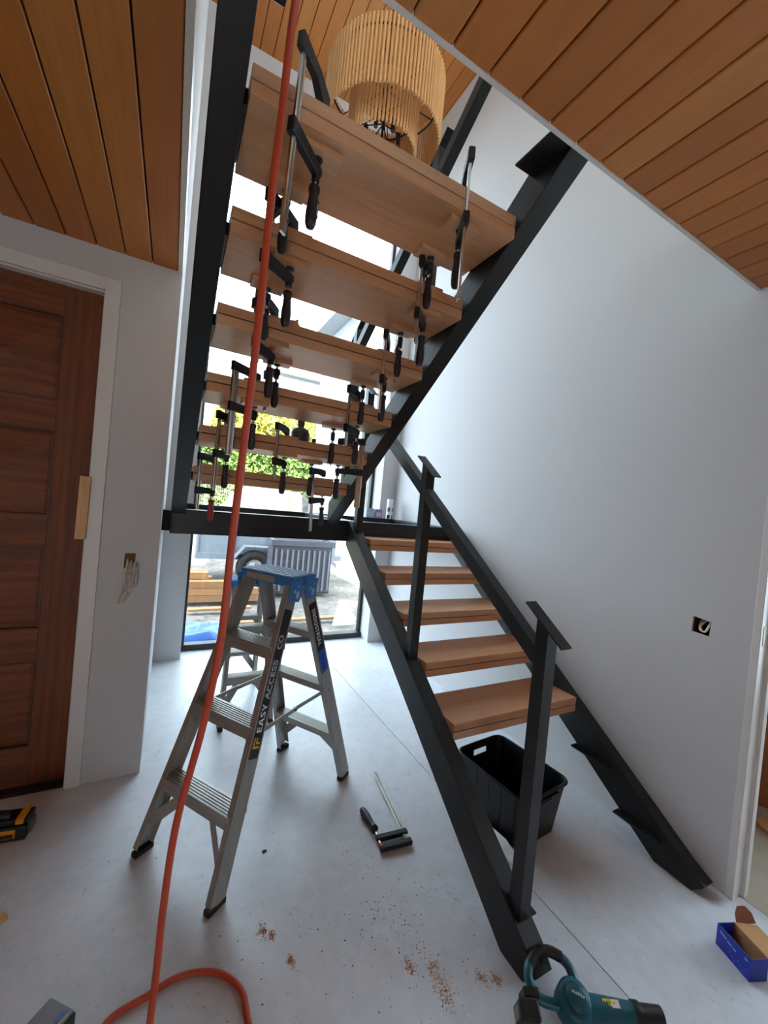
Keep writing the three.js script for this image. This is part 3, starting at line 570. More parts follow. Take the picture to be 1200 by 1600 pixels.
// ───────────────────────── things on the floor and walls ─────────────────────────
{ // bin under the stair
  const b = thing('storage_bin', 'open black plastic storage bin on the concrete beneath the lower flight', 'bin', [1.615, 0, -1.405], .1);
  const W = .33, D = .42, H = .255, w = .28, d = .36, t = .004;
  const wall = (outer) => { const [A, B, C, E] = [W - outer * 2 * t, D - outer * 2 * t, w - outer * 2 * t, d - outer * 2 * t]; return [A, B, C, E]; };
  const ringPts = (W0, D0, r, n = 6) => { const o = []; for (const [sx, sz, a0] of [[1, 1, 0], [-1, 1, 1], [-1, -1, 2], [1, -1, 3]]) for (let k = 0; k <= n; k++) { const a = (a0 + k / n) * Math.PI / 2; o.push([sx * (W0 / 2 - r) + Math.cos(a) * r, sz * (D0 / 2 - r) + Math.sin(a) * r]); } return o; };
  const shell = (y0, y1, W0, D0, W1, D1, r, open) => { const a = ringPts(W0, D0, r), c = ringPts(W1, D1, r), pos = []; for (let i = 0; i < a.length; i++) { if ((open === 1 && (i <= 6 || i >= 20)) || (open === 2 && i >= 6 && i <= 20)) continue; const j = (i + 1) % a.length, P = [a[i][0], y0, a[i][1]], Q = [a[j][0], y0, a[j][1]], R = [c[j][0], y1, c[j][1]], S = [c[i][0], y1, c[i][1]]; pos.push(...P, ...R, ...Q, ...P, ...S, ...R); } const g = new THREE.BufferGeometry(); g.setAttribute('position', new THREE.Float32BufferAttribute(pos, 3)); g.computeVertexNormals(); return uvm(g); };
  const ends = [];                                                  // short ends with a hand hole, long sides plain
  mesh('body', [shell(.004, .17, w, d, mix(w, W, .65), mix(d, D, .65), .03), shell(.17, .17, mix(w, W, .65), mix(d, D, .65), mix(w, W, .65) - .008, mix(d, D, .65) - .008, .03), shell(.17, .006, mix(w, W, .65) - .008, mix(d, D, .65) - .008, w - .008, d - .008, .03), bxx(-w / 2 + .01, w / 2 - .01, .004, .009, -d / 2 + .01, d / 2 - .01)], M.blackPlastic, b);
  const W1 = mix(w, W, .65), D1 = mix(d, D, .65);
  for (const k of [1, 2]) { mesh('side_wall', shell(.17, H, W1, D1, W, D, .03, k), M.blackPlastic, b); mesh('side_lining', shell(H, .17, W - .008, D - .008, W1 - .008, D1 - .008, .03, k), M.blackPlastic, b); }
  for (const q of [-1, 1]) {
    mesh('end_wall', prism([[-W1 / 2 + .03, 0], [W1 / 2 - .03, 0], [W / 2 - .03, H - .17], [-W / 2 + .03, H - .17]], .004, 0, [rect(-.05, .05, .03, .062)]).rotateX(q * .105).translate(0, .17, q * D1 / 2 - .002 - q * .002), M.blackPlastic, b);
    mesh('handle_lip', bxx(-.07, .07, .236, .242, q * D / 2 - .008, q * D / 2 + .016, .002), M.blackPlastic, b);
  }
  const lip = ringPts(W + .012, D + .012, .045).map(([a, c]) => V(a, H, c));
  mesh('rim', tube(lip, .0075, 120, 8, true), M.blackPlastic, b);
  for (let i = -2; i <= 2; i++) for (const s of [-1, 1]) mesh('rib', bar(V(s * (w / 2 + .001), .03, i * .07), V(s * (W / 2 - .004), H - .02, i * .078), .004, .008, V(s, 0, 0)), M.blackPlastic, b);
  const junk = mesh('wood_offcut', uvm(box(.10, .025, .06, 0, 0, 0, .002)), std({ map: oakTex, color: 0xb07a60, roughness: .7 })); junk.position.set(1.61, .025, -1.37); junk.rotation.y = .5;
  tag(junk, 'small reddish timber offcut lying inside the black bin', 'offcut');
}
{ // torn wrapper beside the bin
  const P = [[742, 1262], [760, 1288], [790, 1322], [806, 1340]].map(([u, v]) => at(u, v, 'y', .01).add(V(-.034, 0, .02))), pos = [];
  for (let i = 0; i < 3; i++) { const a = P[i], b = P[i + 1], h0 = .05 - .02 * (i % 2), h1 = .05 - .02 * ((i + 1) % 2); pos.push(a.x, .003, a.z, b.x, .003, b.z, b.x + .025, h1, b.z - .012, a.x, .003, a.z, b.x + .025, h1, b.z - .012, a.x + .025, h0, a.z - .012); }
  const g = new THREE.BufferGeometry(); g.setAttribute('position', new THREE.Float32BufferAttribute(pos, 3)); g.computeVertexNormals();
  tag(mesh('plastic_wrapper', uvm(g), std({ color: 0xf2f4f6, roughness: .2, side: THREE.DoubleSide })), 'crumpled clear plastic wrapper along the foot of the black bin', 'wrapper');
}
{ // blue and brown carton on the right
  const c = thing('carton', 'open blue cardboard carton with its brown lid folded back', 'carton', [1.912, 0, -.567], -1.95);
  const blue = textMaterial(512, 300, (g, w, h) => { g.fillStyle = '#1f36a8'; g.fillRect(0, 0, w, h); g.strokeStyle = '#cfd8f4'; g.lineWidth = 16; g.beginPath(); g.moveTo(50, 70); g.lineTo(150, 92); g.moveTo(165, 96); g.lineTo(235, 104); g.moveTo(250, 108); g.lineTo(300, 112); g.stroke(); g.fillStyle = '#4a63cc'; for (let i = 0; i < 7; i++) g.fillRect(200 + i * 40, 190 + (i % 3) * 22, 26, 26); g.fillStyle = '#dfe6ff'; g.fillRect(420, 60, 44, 14); });
  const blueP = std({ color: 0x2038a6, roughness: .45 }), brown = std({ color: 0xb98a58, roughness: .85 });
  const Lc = .122, Wc = .066, Hc = .078, t = .0025;
  mesh('front_panel', box(Lc, Hc, t, 0, Hc / 2, Wc / 2), blue, c);
  mesh('back_panel', box(Lc, Hc, t, 0, Hc / 2, -Wc / 2), brown, c);
  for (const q of [-1, 1]) mesh('end_panel', box(t, Hc, Wc, q * (Lc / 2 - t / 2), Hc / 2, 0), blueP, c);
  mesh('base', box(Lc, t, Wc, 0, t / 2, 0), brown, c);
  const lid = mesh('lid', box(Lc, t, .1, 0, 0, -.05).rotateX(-.15).translate(0, Hc, -Wc / 2), brown, c);
  mesh('tab', prism([[0, -.045], [-.03, -.04], [-.05, -.02], [-.05, .012], [-.03, .03], [0, .036]], t).rotateX(Math.PI / 2).rotateZ(-1.05).translate(-Lc / 2, Hc - .0085, -Wc / 2 - .05), std({ color: 0x8a5a3c, roughness: .85 }), lid);
}
{ // teal cordless blower by the foot of the stair
  const teal = std({ color: 0x0f5a68, roughness: .38 }), dk = std({ color: 0x101416, roughness: .5 });
  const b = thing('cordless_blower', 'teal and black cordless blower lying by the foot of the stringer', 'power tool', [1.15, .048, -.66]);
  b.rotation.set(-1.15, -.49, 0, 'YXZ'); b.scale.setScalar(.78);                    // lies on its side, motor cover up
  // local +x runs to the nozzle, the handle loop stands up on the -x side
  mesh('fan_housing', lathe([[0, -.05], [.05, -.05], [.062, -.035], [.064, .03], [.05, .048], [0, .05]], 28).rotateX(Math.PI / 2).translate(0, .07, 0), teal, b);
  const hub = mesh('motor_cover', lathe([[0, .0], [.04, 0], [.042, .012], [.03, .024], [0, .027]], 24).rotateX(Math.PI / 2).translate(0, .07, .048), teal, b);
  mesh('lettering', new THREE.PlaneGeometry(.055, .016).rotateZ(-.35).translate(.0, .075, .0757), textMaterial(128, 40, (g, w, h) => { g.fillStyle = '#0f5a68'; g.fillRect(0, 0, w, h); g.fillStyle = '#eef3f3'; g.font = 'bold italic 32px sans-serif'; g.textAlign = 'center'; g.textBaseline = 'middle'; g.fillText('makita', w / 2, h / 2); }), hub);
  mesh('intake_guard', lathe([[.045, 0], [.052, 0], [.052, .012], [.045, .014]], 24).rotateX(-Math.PI / 2).translate(0, .07, -.05), dk, b);
  mesh('nozzle', lathe([[.044, .0], [.042, .05], [.034, .16], [.031, .2]], 24).rotateZ(-Math.PI / 2).translate(.035, .058, 0), teal, b);
  mesh('nozzle_collar', lathe([[.033, .19], [.036, .192], [.036, .215], [.03, .217], [.028, .30], [.025, .30]], 24).rotateZ(-Math.PI / 2).translate(.035, .058, 0), dk, b);
  mesh('warning_label', box(.062, .022, .0015, .135, .068, .0375).rotateY(0), textMaterial(192, 72, (g, w, h) => { g.fillStyle = '#e9e9e2'; g.fillRect(0, 0, w, h); g.fillStyle = '#e3d21c'; g.fillRect(0, 0, w * .52, h); g.fillStyle = '#4a4410'; for (let i = 0; i < 3; i++) { g.beginPath(); g.moveTo(18 + i * 30, 12); g.lineTo(32 + i * 30, 40); g.lineTo(4 + i * 30, 40); g.fill(); } g.fillStyle = '#444'; g.font = 'bold 26px sans-serif'; g.fillText('CE', 112, 40); }), b);
  const loop = [V(.03, .11, 0), V(.02, .17, 0), V(-.03, .205, 0), V(-.09, .20, 0), V(-.14, .165, 0), V(-.155, .12, 0), V(-.13, .075, 0), V(-.06, .06, 0)];
  const h = mesh('handle', tube(loop, .0175, 60, 12), teal, b);
  mesh('grip', tube([V(-.0, .193, 0), V(-.05, .208, 0), V(-.10, .198, 0), V(-.142, .163, 0)], .0195, 30, 12), dk, h);
  mesh('trigger', box(.03, .022, .016, -.075, .178, 0, .005), dk, h);
  const bat = mesh('battery', [box(.075, .062, .11, -.19, .03, .01, .012), box(.06, .03, .09, -.17, .075, .01, .006)], dk, b);
  for (let i = 0; i < 4; i++) mesh('vent_slot', box(.004, .034, .008, -.229, .03, -.02, .001).translate(0, 0, i * .018), M.alu, bat);
}
{ // yellow and black drill by the door
  const y = std({ color: 0xd98a12, roughness: .45 }), k = std({ color: 0x141312, roughness: .5 });
  const d = thing('cordless_drill', 'yellow and black cordless tool lying on the floor by the timber door', 'power tool', [-.47, 0, -2.1], -.15);
  const bt = mesh('battery', [box(.115, .058, .085, 0, .031, 0, .007)], k, d);
  mesh('battery_label', box(.062, .034, .002, -.008, .034, .0428), y, bt);
  mesh('label_panel', box(.05, .016, .0025, -.008, .027, .0432), k, bt);
  mesh('battery_shoe', [box(.10, .022, .07, .008, .071, -.006, .004)], k, d);
  mesh('trim_band', box(.028, .024, .074, .03, .074, -.006, .003), y, d);
  mesh('latch', box(.012, .045, .05, .0625, .04, 0, .004), std({ color: 0x4a4844, roughness: .4 }), d);
  const gp = mesh('grip', tube([V(-.01, .08, -.005), V(-.07, .085, -.005), V(-.16, .08, -.005), V(-.2, .07, -.005)], .02, 24, 12), k, d);
  mesh('grip_inlay', tube([V(-.06, .087, .004), V(-.12, .086, .004), V(-.16, .083, .004)], .018, 16, 10), y, gp);
  mesh('motor_housing', lathe([[0, -.09], [.034, -.09], [.036, -.02], [.03, .06], [.022, .1], [.012, .12], [0, .12]]).rotateX(Math.PI / 2).translate(-.23, .038, 0), y, d);
}
{ // dark metal angle offcut at the lower left
  const m = std({ color: 0x8b8e92, roughness: .35, metalness: .5 });
  const o = thing('metal_bracket', 'dark folded metal bracket with a bright slot, lying on bare concrete', 'bracket', [-.178, 0, -1.215], -.75);
  mesh('plate', box(.085, .006, .16, -.045, .052, 0, .001), m, o);
  mesh('flange', box(.006, .05, .16, .0, .026, 0, .001), std({ color: 0x35383b, roughness: .35, metalness: .7 }), o);
  mesh('plate', box(.075, .006, .15, .04, .003, .01, .001), m, o);
  mesh('bright_strip', box(.01, .004, .14, -.008, .0555, 0), M.chrome, o);
  mesh('sticker', box(.02, .001, .025, -.02, .0558, -.06), std({ color: 0x5f7fb8, roughness: .5 }), o);
  mesh('end_tab', box(.075, .05, .005, .04, .026, .085, .001), M.black, o);
}
{ // small timber offcut at the frame edge
  const p = at(2, 1442, 'y', 0), b = mesh('wood_offcut', uvm(box(.05, .018, .03, 0, .009, 0, .002)), pine[0]); b.position.set(p.x - .012, 0, p.z); b.rotation.y = .7;
  tag(b, 'small pale timber offcut lying on open concrete away from the walls', 'offcut');
}
{ // packer taped over the door edge
  const b = mesh('timber_packer', uvm(box(.042, .298, .022, 0, 0, 0, .002), 'y'), pine[0]); b.position.set(-.362, 1.36, ZD + .0235); b.rotation.z = -.01;
  tag(b, 'pale timber packer fixed upright across the edge of the dark door', 'packer');
}
{ // cables out of the left wall
  const c = thing('cable_bundle', 'looped white cables hanging out of a hole in the wall by the door', 'cable', [-.15, 1.03, ZD]);
  const w = (pts, r = .0045) => mesh('cable', tube(pts.map((p) => V(...p)), r, 60, 8), M.cable, c);
  w([[-.022, .1, -.06], [-.018, .07, .004], [-.022, .02, .02], [-.03, -.06, .022], [-.042, -.125, .016], [-.036, -.135, .02], [-.01, -.07, .03], [.012, 0, .03], [.014, .05, .01], [.01, .09, -.05]]);
  w([[-.004, .1, -.06], [-.002, .06, .006], [.0, .0, .026], [-.012, -.07, .026], [-.03, -.115, .026], [-.022, -.122, .03], [0, -.08, .034], [.016, -.02, .03]]);
  w([[.014, .1, -.06], [.016, .055, .008], [.018, .02, .03], [-.008, .012, .04], [-.02, .0, .03], [-.018, -.04, .036], [.002, -.066, .042], [.022, -.05, .036], [.028, 0, .03], [.026, .025, .03]], .0035);
  w([[-.012, .1, -.06], [-.01, .05, .004], [-.004, -.02, .022], [-.002, -.09, .02], [-.008, -.118, .02]]);
  w([[.004, .09, -.05], [.006, .04, .012], [-.014, .03, .034], [.004, .04, .044], [.03, .052, .034]], .004);
  const d = thing('cable_bundle', 'pale cable loop inside the square socket hole of the tall white wall', 'cable', [RX, 1.09, -.9]);
  mesh('cable', tube([V(.07, .03, -.02), V(.02, .0, -.012), V(.004, -.02, .0), V(.004, -.022, .016), V(.01, .005, .026), V(.05, .03, .02)], .0045, 50, 8), std({ color: 0xe2d7b8, roughness: .5 }), d);
  mesh('cable', tube([V(.07, .03, .01), V(.03, .014, -.002), V(.02, -.006, -.01), V(.05, -.02, -.016)], .005, 40, 8), M.cable, d);
}
{ // on the landing beam
  const can = thing('spray_can', 'white spray can standing on the rear landing beam', 'can', [2.045, 1.372, -3.70]);
  mesh('can_body', lathe([[0, 0], [.032, 0], [.033, .004], [.033, .15], [.028, .16]]), textMaterial(256, 192, (g, w, h) => { g.fillStyle = '#e8e8ea'; g.fillRect(0, 0, w, h); for (let i = 0; i < 4; i++) { const x = i * 64; g.fillStyle = '#55555c'; g.fillRect(x + 12, 58, 40, 14); g.fillStyle = '#17171a'; g.fillRect(x + 12, 84, 40, 12); g.fillStyle = '#8a8a92'; g.fillRect(x + 10, 112, 44, 30); g.fillStyle = '#e06a90'; g.fillRect(x, 152, 64, 12); } }), can);
  mesh('cap', lathe([[.028, .158], [.0315, .16], [.031, .205], [.027, .21], [0, .21]]), std({ color: 0xe9e9ec, roughness: .4 }), can);
  const bx = (x, w, h, col, band, label) => { const t = thing('small_box', label, 'box', [x, 1.372, -3.70]); mesh('carton_body', box(w, h, .06, 0, h / 2, 0, .001), std({ color: col, roughness: .6 }), t); mesh('printed_band', box(w * .7, h * .5, .001, 0, h * .42, .0305), std({ color: band, roughness: .6 }), t); };
  bx(1.805, .08, .095, 0x9fb8cc, 0xb4c9d8, 'small light blue box on the rear landing beam'); bx(1.905, .08, .09, 0x8d76a0, 0xc3b4cc, 'small purple box on the rear landing beam');
}
{ // sawdust, chips and grit
  const chips = (name, label, n, mat, spots, size) => {
    const list = [], tri = new THREE.TetrahedronGeometry(1);
    for (let i = 0; i < n; i++) { const [cx, cz, sx, sz] = spots(i), s = size * rr(.4, 1.4); const g = tri.clone().scale(s * rr(.7, 1.6), s * .28, s * rr(.5, 1)).rotateY(rr(0, 6.3)).translate(cx + rr(-1, 1) * rr(0, 1) * sx, s * .12, cz + rr(-1, 1) * rr(0, 1) * sz); list.push(g); }
    const m = mesh(name, list, mat); tag(m, label, 'debris', null, 'stuff');
  };
  const S = [[640, 1510, .03], [675, 1510, .035], [690, 1535, .05], [698, 1560, .04], [752, 1528, .03], [775, 1530, .03], [455, 1502, .02], [410, 1455, .03], [425, 1462, .02]].map(([u, v, r]) => { const p = at(u, v, 'y', 0); return [p.x, p.z, r, r * 1.3]; });
  chips('sawdust', 'orange-brown sawdust and wood crumbs scattered on the concrete', 1700, std({ color: 0xa9764c, roughness: .9 }), (i) => S[i % S.length], .0022);
  chips('grit', 'dark specks of grit scattered over the concrete floor', 420, std({ color: 0x3a3532, roughness: .9 }), (i) => i % 3 ? [.85, -1.15, .55, .5] : [.6, -1.3, 1.1, 1.2], .0028);
  chips('plaster_crumbs', 'white plaster crumbs scattered over the concrete floor', 160, std({ color: 0xe8e8e4, roughness: .9 }), (i) => i % 2 ? [1.0, -1.2, .7, .6] : [1.6, -1.0, .5, .4], .003);
  const p = at(413, 1331, 'y', 0), l = mesh('dead_leaf', new THREE.SphereGeometry(.009, 8, 6).scale(1.2, .35, .8).translate(p.x, .003, p.z), std({ color: 0x2a251f, roughness: .9 })); tag(l, 'tiny dark curled leaf on the concrete by the taller ladder', 'leaf');
}
{ // timber board on the floor of the room beyond
  const b = mesh('timber_board', uvm(box(.09, .02, .7, 0, .01, 0, .002), 'z'), pine[1]); b.position.set(2.75, 0, -.55); b.rotation.y = -.5;
  tag(b, 'pale timber board lying on the floor beyond the right-hand doorway', 'board');
  const s = mesh('plywood_sheet', uvm(box(.018, 1.9, .9, 0, .95, 0, .002), 'y'), std({ map: oakTex, color: 0xb9987a, roughness: .8 })); s.position.set(3.1, 0, -.9); s.rotation.z = -.06; s.rotation.y = .35;
  tag(s, 'brown plywood sheet standing in the room beyond the right-hand doorway', 'plywood');
}

// ───────────────────────── outdoors ─────────────────────────
{
  const g = new THREE.PlaneGeometry(90, 70, 150, 120).rotateX(-Math.PI / 2).translate(4, 0, -39), p = g.attributes.position, n = noiser(77);
  for (let i = 0; i < p.count; i++) { const x = p.getX(i), z = p.getZ(i); p.setY(i, -.14 + .16 * (n(((x + 60) / 120) % 1, ((z + 90) / 120) % 1, 60, 60, 3) - .5) * Math.min(1, Math.max(0, (-4.6 - z) / 1.5))); }
  g.computeVertexNormals();
  const gr = struct('ground', 'bare earth of the building site outside'); mesh('earth', uvm(g), std({ map: dirtTex, roughness: .95 }), gr);
  mesh('footing', bxx(-2.5, 4.6, -.5, -.03, -4.14, -4.0), std({ color: 0x8d8b86, roughness: .9 }), gr);
}
const weathered = tones(pineTex, [0x9a8670, 0xa8957e], { roughness: .85 });
{ // stacked timber
  const at0 = [[.2, 0, 1.2], [.25, 0, 1.1], [.18, 0, 1.2], [.2, 1, 1.05], [.22, 1, 1.15], [.2, 2, .42], [.24, 2, .6], [.2, 3, .36], [.22, 3, .34]];
  at0.forEach(([x, r, len], i) => {
    const b = mesh('timber_length', uvm(box(len, .095, .14, len / 2, .0475, 0, .003), 'x', i), weathered[i % 2]); b.position.set(x, -.09 + r * .1 + .0, -6.15 - (i % 3) * .155); b.rotation.y = rr(-.01, .01);
    tag(b, 'sawn timber length in the stack outside the window, seen left of the trailer wheel', 'timber', 'stacked timber outside');
  });
  for (const [x, z, len, a, what] of [[.25, -5.05, 1.9, .02, 'long pale board lying on the earth just outside the window'], [.3, -5.7, .8, .06, 'short pale batten lying on the earth in front of the timber stack']]) { const b = mesh('timber_board', uvm(box(len, .03, .1, len / 2, .015, 0, .002), 'x', z), weathered[1]); b.position.set(x, -.1, z); b.rotation.y = a; tag(b, what, 'board'); }
}
{ // trailer
  const t = thing('utility_trailer', 'grey galvanised trailer with one wheel under a bent mudguard', 'trailer', [1.38, -.1, -7.36]);
  const galv = std({ color: 0x70757a, roughness: .55, metalness: .3 });
  const w = mesh('wheel', new THREE.TorusGeometry(.225, .085, 14, 36).translate(0, .3, .1), M.rubber, t);
  mesh('wheel_rim', lathe([[0, .03], [.08, .03], [.1, .0], [.14, .01], [.165, .05], [.17, .06]], 28).rotateX(Math.PI / 2).translate(0, .3, .1), std({ color: 0xc9c9c6, roughness: .45, metalness: .3 }), w);
  for (let i = 0; i < 5; i++) mesh('wheel_nut', rod(V(Math.cos(i * 1.257) * .062, .3 + Math.sin(i * 1.257) * .062, .125), V(Math.cos(i * 1.257) * .062, .3 + Math.sin(i * 1.257) * .062, .15), .011, .011, 8), M.black, w);
  mesh('mudguard', [[-.42, .3, -.36, .45], [-.36, .45, -.18, .68], [-.18, .68, .42, .66], [.42, .66, .5, .5]].map(([a, b, c, d]) => bar(V(a, b, .08), V(c, d, .08), .24, .012)), galv, t);
  mesh('tray_side', [bxx(-1.6, 1.6, .52, .92, -.14, -.11), bxx(-1.6, 1.6, .9, .94, -.15, -.09)], galv, t);
  for (let i = 0; i < 6; i++) mesh('side_stake', bxx(-1.55 + i * .6, -1.51 + i * .6, .5, .94, -.11, -.07), galv, t);
  mesh('chassis', bxx(-1.6, 1.7, .42, .52, -.13, -.03), galv, t);
  mesh('tray_floor', bxx(-1.6, 1.6, .5, .53, -1.4, -.12), galv, t);
}
{ // ribbed bin
  const b = thing('skip_bin', 'dark grey ribbed waste bin outside the window, beside the trailer', 'bin', [2.02, -.1, -6.5], -.06);
  const g = std({ color: 0x38383e, roughness: .6 }), l = std({ color: 0x5d5d64, roughness: .55 });
  mesh('bin_body', [bxx(-.5, .5, 0, .86, -.02, 0), bxx(-.5, -.48, 0, .86, -.5, 0), bxx(.48, .5, 0, .86, -.5, 0), bxx(-.5, .5, 0, .86, -.52, -.5), bxx(-.5, .5, 0, .03, -.5, 0)], g, b);
  for (let i = 0; i < 11; i++) mesh('rib', bxx(-.46 + i * .0905, -.43 + i * .0905, .05, .74, 0, .03, .004), i % 2 ? l : l, b);
  mesh('bin_rim', [bxx(-.54, .54, .8, .9, -.02, .05, .006), bxx(-.54, -.48, .8, .9, -.54, 0), bxx(.48, .54, .8, .9, -.54, 0)], g, b);
  const pipe = mesh('plastic_pipe', rod(V(1.62, .86, -6.72), V(2.5, .853, -6.68), .05, .05, 16), std({ color: 0x9a6f66, roughness: .6 })); tag(pipe, 'pinkish pipe lying across the top of the ribbed bin', 'pipe');
}
{ // tarp, wedge, post, rubble
  const g = new THREE.PlaneGeometry(.75, .5, 40, 28).rotateX(-Math.PI / 2), p = g.attributes.position, n = noiser(88);
  for (let i = 0; i < p.count; i++) { const u = (p.getX(i) + .375) / .75 * .999, v = (p.getZ(i) + .25) / .5 * .999, e = Math.min(1, 6 * Math.min(u, 1 - u, v, 1 - v)); p.setY(i, e * (.05 + .14 * n(u, v, 3, 3, 2) + .05 * Math.abs(n(u, v, 9, 9, 2) - .5))); }
  g.computeVertexNormals();
  const t = mesh('tarpaulin', uvm(g), std({ color: 0x1c4f9c, roughness: .4, side: THREE.DoubleSide })); t.position.set(.42, -.1, -4.62); tag(t, 'crumpled blue tarpaulin on the earth at the foot of the window', 'tarpaulin');
  const w = mesh('white_board', prism([[-.16, 0], [.16, 0], [.12, .32], [-.02, .34]], .03, .002).rotateX(-.5), std({ color: 0x9f9f9b, roughness: .7 })); w.position.set(2.12, -.12, -4.8); tag(w, 'white offcut of sheet board leaning outside the window corner', 'board');
  const q = mesh('white_post', bxx(-.05, .05, -.2, 2.2, -.05, .05), std({ color: 0x9a978e, roughness: .7 })); q.position.set(3.72, 0, -9); tag(q, 'white timber post standing in the yard beyond the ribbed bin', 'post');
  const pile = new THREE.IcosahedronGeometry(1, 4), pp = pile.attributes.position, m = noiser(99);
  for (let i = 0; i < pp.count; i++) { const v = V(pp.getX(i), pp.getY(i), pp.getZ(i)), k = .75 + .5 * m((v.x * .5 + .5) * .99, (v.z * .5 + v.y * .3 + .9) * .45, 9, 9, 3); pp.setXYZ(i, v.x * 1.7 * k, Math.max(-.1, v.y * 1.25 * k), v.z * 1.3 * k); }
  pile.computeVertexNormals();
  const r = mesh('rubble_pile', uvm(pile), std({ color: 0x5a5650, roughness: .95 })); r.position.set(3.3, .6, -15); tag(r, 'pale heap of broken concrete in front of the mesh fence', 'rubble');
  const bk = mesh('earth_bank', uvm(new THREE.SphereGeometry(1, 32, 16).scale(4.5, .75, 1.9)), std({ map: dirtTex, color: 0x8f8b84, roughness: .95 })); bk.position.set(2.5, -.2, -15.5); tag(bk, 'low bank of grey earth below the concrete heap', 'earth bank');
}
{ // mesh fence panels
  const galv = std({ color: 0x72767a, roughness: .5, metalness: .2 });
  for (let i = 0; i < 5; i++) {
    const f = thing('fence_panel', 'temporary galvanised mesh fence panel standing before the hedge', 'fence', [-1.2 + i * 2.42, 0, -18 + (i % 2) * .1], 0, 'mesh fence panels before the hedge');
    mesh('panel_frame', [rod(V(0, 0, 0), V(0, 2.05, 0), .021), rod(V(2.4, 0, 0), V(2.4, 2.05, 0), .021), rod(V(0, 2.05, 0), V(2.4, 2.05, 0), .021), rod(V(0, .15, 0), V(2.4, .15, 0), .021)], galv, f);
    const wires = []; for (let k = 1; k < 30; k++) wires.push(bar(V(k * .08, .15, 0), V(k * .08, 2.05, 0), .008, .008, V(0, 0, 1))); for (let k = 1; k < 7; k++) wires.push(bar(V(0, .15 + k * .27, 0), V(2.4, .15 + k * .27, 0), .008, .008));
    mesh('wire_mesh', wires, galv, f).userData.kind = 'stuff';
  }
}
function foliage(parent, name, n, place, mats, size) {
  const g = new THREE.PlaneGeometry(1, 1.6, 1, 1), im = new THREE.InstancedMesh(g, mats, n), d = new THREE.Object3D(), c = new THREE.Color();
  for (let i = 0; i < n; i++) { const [x, y, z, col] = place(i); d.position.set(x, y, z); d.rotation.set(rr(-1.4, 1.4), rr(0, 6.3), rr(-1, 1)); d.scale.setScalar(size * rr(.6, 1.3)); d.updateMatrix(); im.setMatrixAt(i, d.matrix); im.setColorAt(i, c.set(col)); }
  im.name = name; im.castShadow = im.receiveShadow = true; im.userData.kind = 'stuff'; parent.add(im); return im;
}
{
  const leaf = new THREE.MeshPhysicalMaterial({ color: 0xffffff, roughness: .8, side: THREE.DoubleSide });
  const h = thing('hedge', 'long clipped green hedge behind the mesh fence', 'hedge', [0, 0, -21]);
  const gc = [0x55702c, 0x466026, 0x657c34, 0x3c5522];
  for (let k = 0; k < 45; k++) mesh('stem', rod(V(-6.8 + k * .49, 0, rr(-.4, .2)), V(-6.8 + k * .49 + rr(-.2, .2), 3.7, rr(-.4, .2)), .035, .015, 6), std({ color: 0x6a5440, roughness: .9 }), h);
  foliage(h, 'leaves', 40000, (i) => i % 4 ? [rr(-7, 15), rr(.2, 4.1), .6 - rr(0, 1) * rr(0, 1.1), gc[Math.floor(rnd() * 4)]] : [rr(-7, 15), 3.9 + rr(0, .3), rr(-.7, .6), gc[(i * 7) % 4]], leaf, .16);
  const yc = [0xa89a2c, 0x8f8b30, 0xb3a53c, 0x707c30];
  [[3.3, 5.4, -24, 1.7, 1.3], [6.2, 5.3, -23.5, 2.0, 1.5], [8.8, 5.1, -24, 1.6, 1.3], [10.8, 5.5, -24.5, 1.6, 1.6]].forEach(([x, y, z, rx, ry], k) => {
    const t = thing('small_tree', 'yellow-green small tree rising behind the hedge', 'tree', [x, 0, z], 0, 'yellow-green trees behind the hedge');
    mesh('trunk', rod(V(0, 0, 0), V(0, y, 0), .12, .07), std({ color: 0x5a4634, roughness: .9 }), t);
    foliage(t, 'crown', 3200, () => { const a = rr(0, 6.283), b = Math.acos(rr(-1, 1)), q = .6 + .42 * Math.sqrt(rnd()); return [Math.cos(a) * Math.sin(b) * rx * q, y + Math.cos(b) * ry * q, Math.sin(a) * Math.sin(b) * rx * q, yc[Math.floor(rnd() * 4)]]; }, leaf, .13);
  });
}
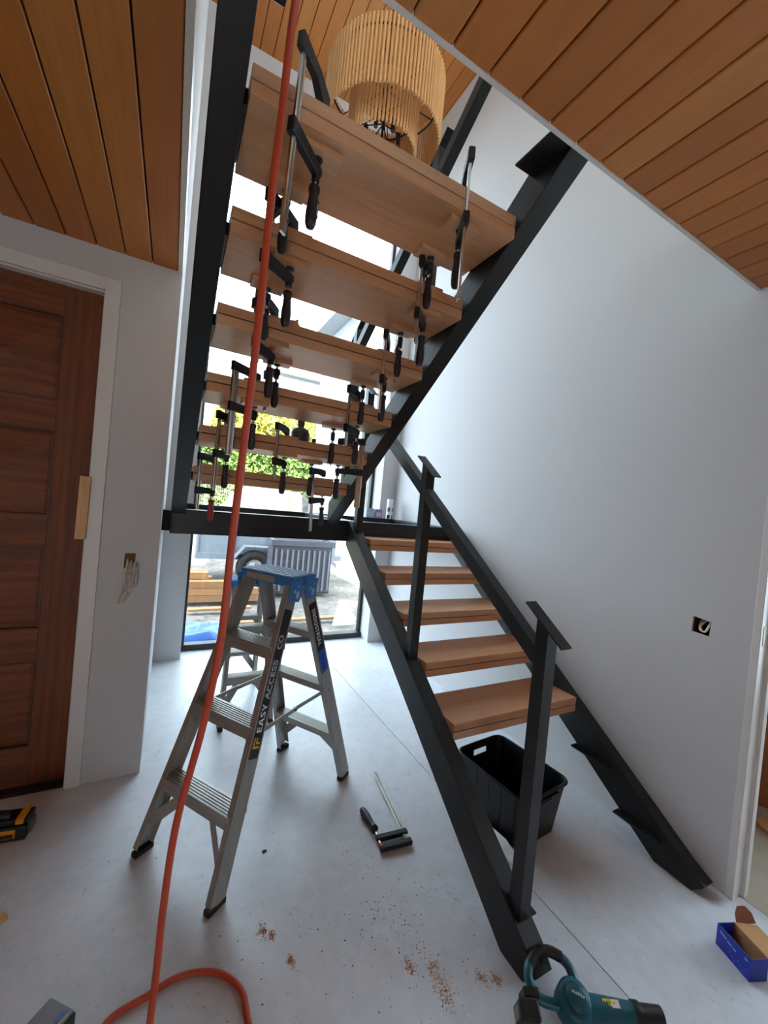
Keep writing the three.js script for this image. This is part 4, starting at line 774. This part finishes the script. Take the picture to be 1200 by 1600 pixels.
{ // houses
  const white = std({ color: 0x9aa0a8, roughness: .8 }), roof = std({ color: 0x8f969e, roughness: .7 }), glassy = std({ color: 0x7d93a6, roughness: .2, metalness: .3 });
  const h1 = thing('white_house', 'pale weatherboard house with a sloping white roof edge, beyond the hedge', 'house', [1.2, 0, -30]);
  mesh('house_wall', prism([[-5, 0], [2.6, 0], [2.6, 7.2], [-1.2, 10.2], [-5, 7.2]], 6).translate(0, 0, -6), white, h1);
  mesh('roof', [bar(V(-1.2, 10.5, -3), V(3.1, 7.1, -3), 6.6, .2, V(0, 1, 0)), bar(V(-1.2, 10.5, -3), V(-5.5, 7.1, -3), 6.6, .2)], std({ color: 0xb9c2cc, roughness: .6 }), h1);
  for (const [x, y] of [[-.2, 7.2], [1.5, 5.2]]) { const w = mesh('house_window', bxx(x - .5, x + .5, y - .5, y + .5, -.02, .04), white, h1); mesh('pane', bxx(x - .43, x + .43, y - .43, y + .43, .03, .06), glassy, w); }
  const st = thing('stone_house', 'house with a pale stone-clad upper wall beyond the hedge', 'house', [8, 0, -30]);
  mesh('house_wall', bxx(-3.2, 5.5, 0, 9.2, -6, 0), white, st);
  const stones = [], nS = 300; const sm = [0xa8a7a4, 0x8f8e8c, 0xc0beb8, 0x9c9994].map((c) => std({ color: c, roughness: .9 }));
  for (let r = 0; r < 15; r++) { let x = -2.4 + (r % 2) * .12; while (x < 2.2) { const w = rr(.2, .42); mesh('stone', box(w - .025, .145, .08, x + w / 2, 8.0 + r * .16, .02 + rr(0, .03)), sm[Math.floor(rnd() * 4)], st); x += w; } }
  mesh('upper_wall', bxx(-2.5, 4.0, 7.9, 10.5, -5, .0), std({ color: 0x7c7a76, roughness: .9 }), st);
  mesh('ledge', bxx(-3.4, 5.6, 7.4, 7.85, -5, .35), std({ color: 0xc9a98c, roughness: .8 }), st);
  mesh('house_window', bxx(2.5, 3.8, 8.2, 10.1, 0, .06), glassy, st);
  mesh('roof', bxx(-2.9, 4.4, 10.5, 10.7, -5.4, .5), roof, st);
  const nb = thing('neighbour_house', 'tall grey clad neighbouring house beside the building site', 'house', [3.95, 0, -9.4]);
  const clad = std({ color: 0x8d9298, roughness: .75 });
  mesh('house_wall', bxx(0, 5, -.3, 6.6, -3.1, -.02), std({ color: 0x7f8388, roughness: .8 }), nb);
  for (let i = 0; i < 34; i++) { mesh('weatherboard', bxx(-.012, 5, -.3 + i * .2, -.108 + i * .2, -.02, 0), clad, nb); mesh('weatherboard', bxx(-.02, 0, -.3 + i * .2, -.108 + i * .2, -3.1, 0), clad, nb); }
  mesh('roof', prism([[-.5, 6.5], [5.4, 6.5], [2.5, 9.2]], 4).translate(0, 0, -3.6), roof, nb);
  const w = mesh('house_window', bxx(.5, 1.6, 1.0, 2.3, 0, .05), std({ color: 0x2c2f33, roughness: .5 }), nb); mesh('pane', bxx(.56, 1.54, 1.06, 2.24, .045, .06), glassy, w);
}
renderer.render(scene, camera);
